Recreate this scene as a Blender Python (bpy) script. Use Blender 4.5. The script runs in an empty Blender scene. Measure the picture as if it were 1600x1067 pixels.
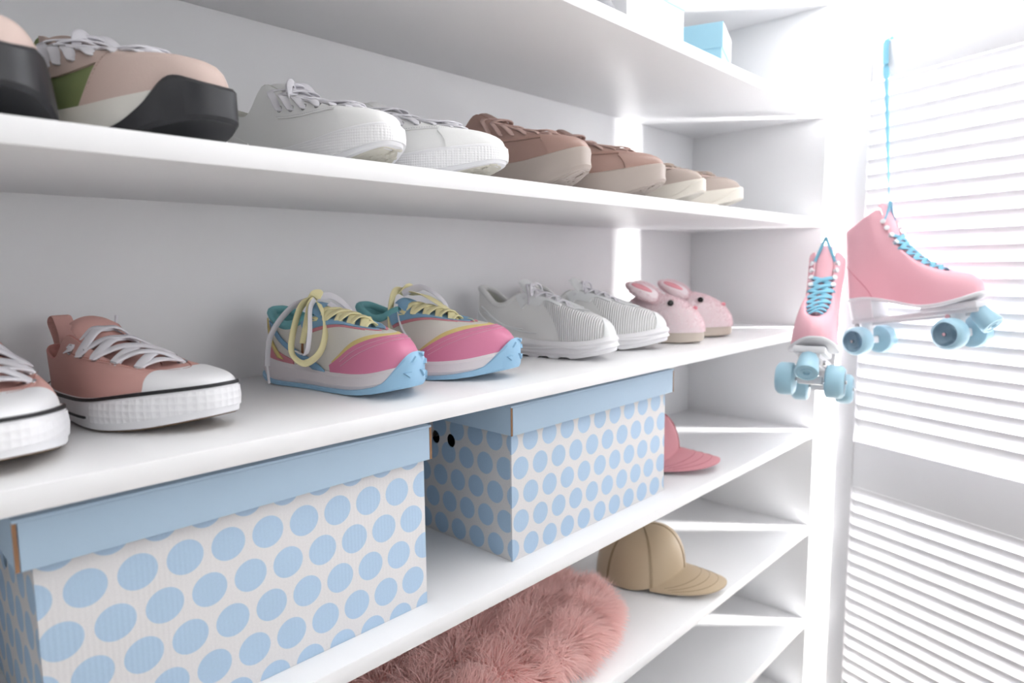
import bpy, bmesh, math, random
import numpy as np
from mathutils import Vector, Matrix, Euler
sc = bpy.context.scene
C = sc.collection
PI = math.pi
random.seed(7); rng = np.random.default_rng(7)
EYE = 1.22

# ------------------------------------------------------------------ camera
cam_d = bpy.data.cameras.new('camera'); cam = bpy.data.objects.new('camera', cam_d); C.objects.link(cam)
yaw, pitch, roll = math.radians(43.7638), math.radians(6.4834), math.radians(-0.57)
fw = Vector((math.cos(yaw)*math.cos(pitch), math.sin(yaw)*math.cos(pitch), -math.sin(pitch)))
rt = Vector((math.sin(yaw), -math.cos(yaw), 0)); up = rt.cross(fw)
r2 = rt*math.cos(roll)+up*math.sin(roll); u2 = -rt*math.sin(roll)+up*math.cos(roll)
M = Matrix((r2, u2, -fw)).transposed().to_4x4(); M.translation = Vector((0, -.58, EYE))
cam.matrix_world = M
cam_d.sensor_width = 36; cam_d.lens = 36*1032.4/1600; cam_d.clip_start = .02
cam_d.dof.use_dof = True; cam_d.dof.focus_distance = .82; cam_d.dof.aperture_fstop = 4.0
sc.camera = cam
# ------------------------------------------------------------------ world, lights, exposure
w = bpy.data.worlds.new('world'); sc.world = w; w.use_nodes = True
bg = w.node_tree.nodes['Background']; bg.inputs[0].default_value = (.93, .965, 1, 1); bg.inputs[1].default_value = .46
def area(name, loc, aim, sx, sy, power, col=(1, 1, 1)):
    l = bpy.data.lights.new(name, 'AREA'); l.shape = 'RECTANGLE'; l.size = sx; l.size_y = sy; l.energy = power; l.color = col
    o = bpy.data.objects.new(name, l); C.objects.link(o); o.location = loc
    o.rotation_euler = (Vector(aim)-Vector(loc)).to_track_quat('-Z', 'Y').to_euler(); return o
area('daylight_behind_screen', (2.62, -1.12, 1.32), (1.71, -.03, 1.22), .20, .9, 230, (1, .99, .97))
area('softbox', (1.15, -2.0, 1.6), (1.3, .2, 1.15), 1.1, 1.1, 9, (1, .99, .98))
sc.view_settings.view_transform = 'Standard'; sc.view_settings.look = 'None'
sc.view_settings.gamma = 1; sc.view_settings.use_curve_mapping = False
sc.view_settings.exposure = 0.0

# ------------------------------------------------------------------ materials
def lin(c): return tuple(((x/255)/12.92 if x/255 <= .04045 else ((x/255+.055)/1.055)**2.4) for x in c)+(1,)
MATS = {}
def mat(name, rgb, rough=.5, bump=None, scale=200, strength=.2, var=0.0, metal=0, sheen=0, dist=.001, spec=.5):
    if name in MATS: return MATS[name]
    m = bpy.data.materials.new(name); m.use_nodes = True; nt = m.node_tree; b = nt.nodes['Principled BSDF']
    b.inputs['Base Color'].default_value = lin(rgb); b.inputs['Roughness'].default_value = rough
    b.inputs['Metallic'].default_value = metal; b.inputs['Specular IOR Level'].default_value = spec
    if sheen: b.inputs['Sheen Weight'].default_value = sheen
    tc = nt.nodes.new('ShaderNodeTexCoord')
    if bump:
        if bump == 'noise':
            t = nt.nodes.new('ShaderNodeTexNoise'); t.inputs['Scale'].default_value = scale; t.inputs['Detail'].default_value = 4; out = t.outputs[0]
        elif bump == 'voronoi':
            t = nt.nodes.new('ShaderNodeTexVoronoi'); t.inputs['Scale'].default_value = scale; t.inputs['Randomness'].default_value = .0; out = t.outputs['Distance']
        elif bump == 'leather':
            t = nt.nodes.new('ShaderNodeTexVoronoi'); t.inputs['Scale'].default_value = scale; out = t.outputs['Distance']
        elif bump in ('waveX', 'waveY', 'waveZ', 'waveD'):
            t = nt.nodes.new('ShaderNodeTexWave'); t.inputs['Scale'].default_value = scale
            t.bands_direction = {'waveX': 'X', 'waveY': 'Y', 'waveZ': 'Z', 'waveD': 'DIAGONAL'}[bump]; out = t.outputs['Fac']
        elif bump == 'weave':
            a = nt.nodes.new('ShaderNodeTexWave'); a.inputs['Scale'].default_value = scale; a.bands_direction = 'X'
            c = nt.nodes.new('ShaderNodeTexWave'); c.inputs['Scale'].default_value = scale; c.bands_direction = 'Z'
            nt.links.new(tc.outputs['Object'], c.inputs['Vector'])
            mm = nt.nodes.new('ShaderNodeMath'); mm.operation = 'MULTIPLY'; nt.links.new(a.outputs['Fac'], mm.inputs[0]); nt.links.new(c.outputs['Fac'], mm.inputs[1]); t = a; out = mm.outputs[0]
        nt.links.new(tc.outputs['Object'], t.inputs['Vector'])
        bp = nt.nodes.new('ShaderNodeBump'); bp.inputs['Strength'].default_value = strength; bp.inputs['Distance'].default_value = dist
        nt.links.new(out, bp.inputs['Height']); nt.links.new(bp.outputs[0], b.inputs['Normal'])
    if var:
        n = nt.nodes.new('ShaderNodeTexNoise'); n.inputs['Scale'].default_value = 35; n.inputs['Detail'].default_value = 5
        nt.links.new(tc.outputs['Object'], n.inputs['Vector'])
        mx = nt.nodes.new('ShaderNodeMix'); mx.data_type = 'RGBA'
        base = lin(rgb); mx.inputs['A'].default_value = tuple(x*(1-var) for x in base[:3])+(1,); mx.inputs['B'].default_value = tuple(min(1, x*(1+var)) for x in base[:3])+(1,)
        nt.links.new(n.outputs[0], mx.inputs['Factor']); nt.links.new(mx.outputs['Result'], b.inputs['Base Color'])
    MATS[name] = m; return m

m_shelf = mat('white_melamine', (238, 238, 240), .38, 'noise', 300, .03)
m_wall = mat('painted_wall', (238, 239, 240), .7, 'noise', 120, .05)
m_ceil = mat('ceiling_paint', (240, 240, 240), .8, 'noise', 100, .04)
m_floor = mat('floor_laminate', (205, 198, 190), .5, 'noise', 20, .05, var=.08)
m_screen = mat('screen_paint', (240, 240, 244), .45, 'noise', 160, .04)
m_metal = mat('steel', (190, 190, 192), .25, metal=1)
m_black = mat('black_plastic', (12, 12, 14), .25)

# ------------------------------------------------------------------ mesh helpers
def mk(name, verts, faces, m, parent=None, smooth=False, loc=None, sharp=None):
    me = bpy.data.meshes.new(name)
    me.from_pydata([tuple(map(float, v)) for v in verts], [], [tuple(f) for f in faces])
    me.materials.append(m)
    o = bpy.data.objects.new(name, me); C.objects.link(o)
    bm = bmesh.new(); bm.from_mesh(me); bmesh.ops.remove_doubles(bm, verts=bm.verts, dist=1e-6)
    bmesh.ops.recalc_face_normals(bm, faces=bm.faces); bm.to_mesh(me); bm.free()
    if smooth:
        me.shade_smooth()
        if sharp: me.set_sharp_from_angle(angle=math.radians(sharp))
    if parent: o.parent = parent
    if loc is not None: o.location = loc
    return o
def from_bm(name, bm, m, parent=None, smooth=False, sharp=40):
    me = bpy.data.meshes.new(name); bmesh.ops.recalc_face_normals(bm, faces=bm.faces); bm.to_mesh(me); bm.free(); me.materials.append(m)
    o = bpy.data.objects.new(name, me); C.objects.link(o)
    if smooth: me.shade_smooth(); me.set_sharp_from_angle(angle=math.radians(sharp))
    if parent: o.parent = parent
    return o
def box(name, x0, x1, y0, y1, z0, z1, m, parent=None, bev=.0008, seg=2):
    bm = bmesh.new(); bmesh.ops.create_cube(bm, size=1)
    for v in bm.verts:
        v.co = Vector(((x0+x1)/2+v.co.x*(x1-x0), (y0+y1)/2+v.co.y*(y1-y0), (z0+z1)/2+v.co.z*(z1-z0)))
    if bev: bmesh.ops.bevel(bm, geom=bm.edges[:], offset=bev, segments=seg, affect='EDGES', profile=.5)
    return from_bm(name, bm, m, parent, smooth=bool(bev), sharp=30)
def empty(name, loc=(0, 0, 0), rot=(0, 0, 0)):
    o = bpy.data.objects.new(name, None); C.objects.link(o); o.location = loc; o.rotation_euler = rot; o.empty_display_size = .05; return o
def tag(o, label=None, cat=None, group=None, kind=None):
    if label: o['label'] = label
    if cat: o['category'] = cat
    if group: o['group'] = group
    if kind: o['kind'] = kind
    return o
def struct(o, label, cat): return tag(o, label, cat, kind='structure')
def lathe(name, prof, m, parent=None, n=32, axis='Z', loc=(0, 0, 0), rot=None, sharp=35):
    V = []; F = []
    for (r, z) in prof:
        for i in range(n):
            a = 2*PI*i/n; V.append(Vector((r*math.cos(a), r*math.sin(a), z)))
    for j in range(len(prof)-1):
        for i in range(n):
            F.append((j*n+i, j*n+(i+1) % n, (j+1)*n+(i+1) % n, (j+1)*n+i))
    if prof[0][0] > 1e-5: F.append(tuple(range(n))[::-1])
    if prof[-1][0] > 1e-5: F.append(tuple((len(prof)-1)*n+i for i in range(n)))
    R_ = Matrix.Identity(3)
    if axis == 'Y': R_ = Matrix.Rotation(-PI/2, 3, 'X')
    if axis == 'X': R_ = Matrix.Rotation(PI/2, 3, 'Y')
    if rot is not None: R_ = rot
    V = [R_ @ v + Vector(loc) for v in V]
    return mk(name, V, F, m, parent, True, sharp=sharp)
def catmull(P, k=6):
    P = [Vector(p) for p in P]; out = []
    for i in range(len(P)-1):
        a = P[max(i-1, 0)]; b = P[i]; c = P[i+1]; d = P[min(i+2, len(P)-1)]
        for j in range(k):
            t = j/k
            out.append(.5*((2*b)+(c-a)*t+(2*a-5*b+4*c-d)*t*t+(-a+3*b-3*c+d)*t**3))
    out.append(P[-1]); return out
def ribbon_geo(path, width, thick, nhint, V, F, twist=None):
    """flat lace: rounded rectangular section swept along path; nhint = face normal hint (vector or function)"""
    n0 = len(V); path = [Vector(p) for p in path]
    sec = [(-.5, -.2), (-.42, -.5), (.42, -.5), (.5, -.2), (.5, .2), (.42, .5), (-.42, .5), (-.5, .2)]
    K = len(sec)
    for i, p in enumerate(path):
        t = (path[min(i+1, len(path)-1)]-path[max(i-1, 0)]).normalized()
        h = nhint(i/(len(path)-1)) if callable(nhint) else Vector(nhint)
        s = t.cross(h)
        if s.length < 1e-4: s = t.orthogonal()
        s.normalize(); nn = s.cross(t).normalized()
        if twist:
            a = twist(i/(len(path)-1)); s, nn = s*math.cos(a)+nn*math.sin(a), nn*math.cos(a)-s*math.sin(a)
        wd = width(i/(len(path)-1)) if callable(width) else width
        for (a, b) in sec: V.append(p+s*a*wd+nn*b*thick)
    for i in range(len(path)-1):
        for j in range(K):
            F.append((n0+i*K+j, n0+i*K+(j+1) % K, n0+(i+1)*K+(j+1) % K, n0+(i+1)*K+j))
    F.append(tuple(n0+j for j in range(K))); F.append(tuple(n0+(len(path)-1)*K+j for j in range(K))[::-1])
def tube_geo(path, r, V, F, n=8):
    n0 = len(V); path = [Vector(p) for p in path]; prev = None
    for i, p in enumerate(path):
        t = (path[min(i+1, len(path)-1)]-path[max(i-1, 0)]).normalized()
        s = t.orthogonal() if prev is None else (prev-t*prev.dot(t))
        s.normalize(); prev = s; b = t.cross(s); rr = r(i/(len(path)-1)) if callable(r) else r
        for j in range(n):
            a = 2*PI*j/n; V.append(p+(s*math.cos(a)+b*math.sin(a))*rr)
    for i in range(len(path)-1):
        for j in range(n): F.append((n0+i*n+j, n0+i*n+(j+1) % n, n0+(i+1)*n+(j+1) % n, n0+(i+1)*n+j))
    F.append(tuple(n0+j for j in range(n))[::-1]); F.append(tuple(n0+(len(path)-1)*n+j for j in range(n)))
def ribbon(name, path, width, thick, m, parent=None, nhint=(0, 0, 1), k=6, twist=None):
    V = []; F = []; ribbon_geo(catmull(path, k), width, thick, nhint, V, F, twist); return mk(name, V, F, m, parent, True, sharp=60)
def tube(name, path, r, m, parent=None, k=6, n=8):
    V = []; F = []; tube_geo(catmull(path, k) if k else path, r, V, F, n); return mk(name, V, F, m, parent, True, sharp=60)
def prof(tab, s):
    """smooth interpolation of a table [(s, value)...]"""
    if s <= tab[0][0]: return tab[0][1]
    for i in range(len(tab)-1):
        if s <= tab[i+1][0]:
            x0, y0 = tab[i]; x1, y1 = tab[i+1]; h = x1-x0; t = (s-x0)/h
            m0 = (y1-tab[i-1][1])/(x1-tab[i-1][0]) if i > 0 else (y1-y0)/h
            m1 = (tab[i+2][1]-y0)/(tab[i+2][0]-x0) if i+2 < len(tab) else (y1-y0)/h
            return (2*t**3-3*t*t+1)*y0+(t**3-2*t*t+t)*h*m0+(-2*t**3+3*t*t)*y1+(t**3-t*t)*h*m1
    return tab[-1][1]
def sm(a, b, x):
    t = min(1, max(0, (x-a)/(b-a))); return t*t*(3-2*t)

# ------------------------------------------------------------------ the room
struct(box('floor', -1.5, 3.0, -4.5, .42, -.05, 0, m_floor, bev=0), 'pale laminate floor under the shelving', 'floor')
struct(box('ceiling', -1.5, 3.0, -4.5, .42, 3.0, 3.05, m_ceil, bev=0), 'white ceiling above the shelving', 'ceiling')
struct(box('wall_back', -1.5, 3.0, .40, .50, 0, 3.0, m_wall, bev=0), 'white wall behind the shelving', 'wall')
struct(box('wall_left', -1.6, -1.5, -4.5, .50, 0, 3.0, m_wall, bev=0), 'white wall to the left of the shelving', 'wall')
wr = empty('wall_right', (3.05, -2, 0)); struct(wr, 'white wall with a tall bright window behind the louvered screen', 'wall')
def wpart(y0, y1, z0, z1): o = box('wall_section', 3.0, 3.1, y0, y1, z0, z1, m_wall, bev=0); o.parent = wr; o.matrix_parent_inverse = Matrix.Translation(-wr.location); return o
wpart(-4.5, -2.1, 0, 3.0); wpart(.36, .5, 0, 3.0); wpart(-2.1, .36, 2.9, 3.0); wpart(-2.1, .36, 0, .04)
win = empty('window_1', (3.05, -.87, .04)); struct(win, 'tall bright window behind the louvered screen', 'window')
def winpart(n, a, m): o = box(n, *a, m); o.parent = win; o.matrix_parent_inverse = Matrix.Translation(-win.location); return o
winpart('frame', (3.02, 3.08, -2.1, -2.04, .04, 2.9), m_screen); winpart('frame', (3.02, 3.08, .33, .36, .04, 2.9), m_screen)
winpart('frame', (3.02, 3.08, -2.04, .33, 2.86, 2.9), m_screen); winpart('frame', (3.02, 3.08, -2.04, .33, .04, .08), m_screen)
winpart('mullion', (3.03, 3.07, -1.23, -1.18, .08, 2.86), m_screen)
gm = bpy.data.materials.new('frosted_daylit_glass'); gm.use_nodes = True; gb = gm.node_tree.nodes['Principled BSDF']
gb.inputs['Base Color'].default_value = (.9, .93, .95, 1); gb.inputs['Roughness'].default_value = .3
gb.inputs['Emission Color'].default_value = (.95, .98, 1, 1); gb.inputs['Emission Strength'].default_value = 1.3
winpart('glass_pane', (3.048, 3.052, -2.04, -1.23, .08, 2.86), gm); winpart('glass_pane', (3.048, 3.052, -1.18, .33, .08, 2.86), gm)

# ------------------------------------------------------------------ shelving unit
L = 1.7053; D = .3528; T = .0204
ZS = dict(A=EYE+.3671, B=EYE+.1087, C=EYE-.1561, D=EYE-.4160, E=EYE-.6699, F=EYE-.9232, G=.09, T=EYE+.625)
su = empty('shelving_unit', (L/2, D/2, 0)); tag(su, 'long white open shelving unit holding the shoes, boxes and caps', 'shelving')
def sp(n, a, bev=.0012): o = box(n, *a, m_shelf, bev=bev); o.parent = su; o.matrix_parent_inverse = Matrix.Translation(-su.location); return o
X0 = -.75
sp('back_panel', (X0, L+.02, D, D+.012, .02, 2.35), bev=.0004)
sp('end_panel', (L, L+.02, 0, D, 0, 2.35)); sp('end_panel', (X0-.02, X0, 0, D, 0, 2.35))
for k in 'TABCDEFG': sp('shelf', (X0, L, 0.0005, D, ZS[k]-T, ZS[k]))
sp('shelf', (X0, L, .0005, D, 2.33, 2.35)); sp('plinth', (X0, L, .02, .035, 0.0, ZS['G']-T))

# ------------------------------------------------------------------ louvered folding screen
P0 = Vector((1.715, -.058, 0)); DR = Vector((-.331, -.9436, 0)).normalized(); NR = Vector((DR.y, -DR.x, 0))
scr = empty('louvered_screen', P0, (0, 0, math.atan2(DR.y, DR.x)))
tag(scr, 'white wooden louvered folding screen at the right end of the shelving', 'screen')
# local: x along the panel, +y = away from the camera side?  (normal towards camera is -y rotated)
SGN = -1 if (Matrix.Rotation(math.atan2(DR.y, DR.x), 3, 'Z') @ Vector((0, 1, 0))).dot(NR) < 0 else 1
W_ = .52; ST = .047; TH = .026; ZT = EYE+.488
slat_me = None
def screen_panel(par):
    global slat_me
    def scp(n, a, bev=.002): return box(n, *a, m_screen, par, bev)
    scp('stile', (0, ST, -TH/2, TH/2, .01, ZT)); scp('stile', (W_-ST, W_, -TH/2, TH/2, .01, ZT))
    for (a, b) in ((ZT-.083, ZT-.001), (EYE-.536, EYE-.424), (.01, .12)): scp('rail', (ST, W_-ST, -TH/2+.001, TH/2-.001, a, b))
    if slat_me is None:
        V = []; F = []; n = 10; wd = .044; th = .0075
        for x in (ST-.002, W_-ST+.002):
            for i in range(n):
                a = 2*PI*i/n; V.append((x, math.cos(a)*th/2*(1 if abs(math.sin(a)) < .9 else .6), math.sin(a)*wd/2))
        for i in range(n): F.append((i, (i+1) % n, n+(i+1) % n, n+i))
        F += [tuple(range(n))[::-1], tuple(range(n, 2*n))]
        o = mk('slat', V, F, m_screen, par, True, sharp=50); slat_me = o.data; bpy.data.objects.remove(o)
    z_ = ZT-.083-.020; zs = []
    while z_ > EYE-.424+.008: zs.append(z_); z_ -= .0335
    z_ = EYE-.536-.018
    while z_ > .13: zs.append(z_); z_ -= .0312
    for z_ in zs:
        o = bpy.data.objects.new('slat', slat_me); C.objects.link(o); o.parent = par; o.location = (0, 0, z_); o.rotation_euler = (SGN*math.radians(-32), 0, 0)
screen_panel(scr)
tip = P0+DR*(W_+.006)
for (az_, ) in ((math.radians(-84),), (math.radians(-108),)):          # unseen leaves added to block lamp light passing the screen's near edge
    lf = empty('light_block_leaf', tip, (0, 0, az_)); tag(lf, 'unseen white louvered leaf added beyond the right edge of the frame to block light, %s' % ('next to the visible leaf' if az_ > -1.6 else 'furthest from the shelving'), 'screen', 'added light-blocking leaves beyond the frame')
    screen_panel(lf); tip = tip+Vector((math.cos(az_), math.sin(az_), 0))*(W_+.006)

# ------------------------------------------------------------------ boxes
def dots_mat(name, x0, z0, dx, dz, r, ax, base=(232, 230, 232), dot=(182, 208, 233)):
    m = bpy.data.materials.new(name); m.use_nodes = True; nt = m.node_tree; b = nt.nodes['Principled BSDF']; b.inputs['Roughness'].default_value = .65
    tc = nt.nodes.new('ShaderNodeTexCoord'); sx = nt.nodes.new('ShaderNodeSeparateXYZ'); nt.links.new(tc.outputs['Object'], sx.inputs[0])
    def mth(op, a, b_=None, c=None):
        n = nt.nodes.new('ShaderNodeMath'); n.operation = op
        for i, q in enumerate((a, b_, c)):
            if q is None: continue
            if isinstance(q, (int, float)): n.inputs[i].default_value = q
            else: nt.links.new(q, n.inputs[i])
        return n.outputs[0]
    def lat(ox, oz):
        u = mth('SUBTRACT', sx.outputs[ax], x0+ox); v = mth('SUBTRACT', sx.outputs[2], z0+oz)
        u = mth('SUBTRACT', u, mth('MULTIPLY', mth('ROUND', mth('DIVIDE', u, dx)), dx)); v = mth('SUBTRACT', v, mth('MULTIPLY', mth('ROUND', mth('DIVIDE', v, 2*dz)), 2*dz))
        return mth('SQRT', mth('ADD', mth('MULTIPLY', u, u), mth('MULTIPLY', v, v)))
    d = mth('MINIMUM', lat(0, 0), lat(dx/2, dz)); f = mth('LESS_THAN', d, r)
    mx = nt.nodes.new('ShaderNodeMix'); mx.data_type = 'RGBA'; mx.inputs['A'].default_value = lin(base); mx.inputs['B'].default_value = lin(dot); nt.links.new(f, mx.inputs['Factor'])
    n = nt.nodes.new('ShaderNodeTexNoise'); n.inputs['Scale'].default_value = 500; nt.links.new(tc.outputs['Object'], n.inputs['Vector'])
    mm = nt.nodes.new('ShaderNodeMix'); mm.data_type = 'RGBA'; mm.blend_type = 'MULTIPLY'; mm.inputs['Factor'].default_value = .12; nt.links.new(mx.outputs['Result'], mm.inputs['A']); nt.links.new(n.outputs[0], mm.inputs['B'])
    nt.links.new(mm.outputs['Result'], b.inputs['Base Color'])
    wv = nt.nodes.new('ShaderNodeTexWave'); wv.bands_direction = 'X' if ax == 0 else 'Y'; wv.inputs['Scale'].default_value = 70; nt.links.new(tc.outputs['Object'], wv.inputs['Vector'])
    bp = nt.nodes.new('ShaderNodeBump'); bp.inputs['Strength'].default_value = .12; bp.inputs['Distance'].default_value = .0006; nt.links.new(wv.outputs['Fac'], bp.inputs['Height']); nt.links.new(bp.outputs[0], b.inputs['Normal'])
    return m
m_lid = mat('blue_card', (178, 202, 224), .6, 'noise', 250, .05)
m_kraft = mat('kraft_edge', (150, 112, 82), .8, 'noise', 300, .2)
m_dark = mat('inside_shade', (16, 15, 15), .9)  # near-black stands for the shade seen through the hand holes
def holed_side(name, x, y0, y1, z0, z1, holes, m, parent, t=.003):
    """vertical cardboard wall in the plane x with round hand holes"""
    bm = bmesh.new(); es = []
    def loop(pts):
        vs = [bm.verts.new(p) for p in pts]
        for i in range(len(vs)): es.append(bm.edges.new((vs[i], vs[(i+1) % len(vs)])))
    loop([(x, y0, z0), (x, y1, z0), (x, y1, z1), (x, y0, z1)])
    for (hy, hz, r) in holes: loop([(x, hy+r*math.cos(2*PI*i/28), hz+r*math.sin(2*PI*i/28)) for i in range(28)])
    bmesh.ops.triangle_fill(bm, use_beauty=True, use_dissolve=False, edges=es, normal=(1, 0, 0))
    for f in list(bm.faces):
        c = f.calc_center_median()
        if any((c.y-h[0])**2+(c.z-h[1])**2 < (h[2]*.8)**2 and all((v.co.y-h[0])**2+(v.co.z-h[1])**2 < (h[2]*1.02)**2 for v in f.verts) for h in holes): bm.faces.remove(f)
    ext = bmesh.ops.extrude_face_region(bm, geom=bm.faces[:]); bmesh.ops.translate(bm, vec=(t, 0, 0), verts=[e for e in ext['geom'] if isinstance(e, bmesh.types.BMVert)])
    return from_bm(name, bm, m, parent)
def storage_box(x0, x1, lx0, lx1, dep, zt, dm_front, dm_side, label):
    z0 = ZS['D']; y0 = .04
    r = empty('storage_box', (x0, y0, z0)); tag(r, label, 'box', 'polka dot storage boxes')
    w_ = x1-x0; h = zt-z0; t = .003
    box('front_wall', 0, w_, 0, t, 0.0003, h, dm_front, r, .0004); box('back_wall', 0, w_, dep-t, dep, 0.0003, h, dm_front, r, .0004)
    holed_side('side_wall', .0002, t, dep-t, .0003, h, [(dep/2-.018+.012, h-.042, .0105), (dep/2+.018+.012, h-.042, .0105)], dm_side, r)
    holed_side('side_wall', w_-t, t, dep-t, .0003, h, [(dep/2-.018, h-.042, .0105), (dep/2+.018, h-.042, .0105)], dm_side, r)
    box('base', t, w_-t, t, dep-t, .0004, t, m_dark, r, 0); box('inner_shade_block', t+.001, w_-t-.001, t+.001, dep-t-.001, t+.001, h-.075, m_dark, r, 0)  # dark base and added inner block paint in the interior shade
    # the lid
    la, lb = lx0-x0, lx1-x0; ly0 = -.010; ly1 = dep+.008; zl0 = EYE-.2305-z0; zl1 = EYE-.1885-z0
    lid = box('lid', la, lb, ly0, ly1, zl1-.003, zl1, m_lid, r, .0006)
    box('lid_flap', la+.0035, lb-.0035, ly0, ly0+.003, zl0, zl1-.003, m_lid, lid, .0004); box('lid_flap', la+.0035, lb-.0035, ly1-.003, ly1, zl0, zl1-.003, m_lid, lid, .0004)
    box('lid_flap', la, la+.003, ly0+.001, ly1-.001, zl0+.0005, zl1-.003, m_lid, lid, .0004); box('lid_flap', lb-.003, lb, ly0+.001, ly1-.001, zl0+.0005, zl1-.003, m_lid, lid, .0004)
    for xx in (la-.0002, lb-.0028): box('card_edge', xx, xx+.003, ly0+.0002, ly0+.0010, zl0, zl1-.002, m_kraft, lid, 0)
    return r
z0 = ZS['D']
storage_box(.097, .490, .085, .495, .27, z0+.195, dots_mat('dots_near_front', .1314-.097, EYE-.2624-z0, .0397, .0387, .0162, 0), dots_mat('dots_near_shaded', .02, EYE-.2624-z0, .0400, .0387, .0162, 1, (222, 220, 222), (172, 200, 226)), 'blue and white dotted storage box at the left, nearest the camera')  # side walls use a darker copy, shade painted into the card colour
storage_box(.644, 1.050, .634, 1.063, .27, z0+.195, dots_mat('dots_far_front', .6626-.644, EYE-.2830-z0, .0418, .0387, .0162, 0), dots_mat('dots_far_shaded', .0536-.04, EYE-.2822-z0, .0401, .0387, .0162, 1, (222, 220, 222), (172, 200, 226)), 'blue and white dotted storage box beside the pink cap, with open hand holes')  # same painted-in shade on this box's side walls

# upper shelf items
wb = empty('gift_box', (.93, .05, ZS['A'])); tag(wb, 'shallow white gift box with thin blue edge on the top shelf', 'box')
m_card = mat('white_card', (240, 240, 242), .55, 'noise', 200, .03); m_bcard = mat('sky_card', (164, 212, 232), .5, 'noise', 200, .03)
box('body', 0, .18, 0, .2, 0, .082, m_card, wb); box('lid', -.001, .182, -.001, .201, .082, .0865, m_bcard, wb)
bb = empty('gift_box', (1.30, .07, ZS['A']), (0, 0, math.radians(18.8))); tag(bb, 'small sky blue gift box on the top shelf, strong light painted white on its front', 'box')
box('body', 0.002, .13, .002, .158, 0, .078, m_bcard, bb)
ld = box('lid', 0, .132, 0, .16, .068, .118, m_bcard, bb); box('front_glare', .004, .128, -.0008, 0, .070, .116, m_card, ld, 0)  # white sheet paints in the overexposed front face

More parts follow.
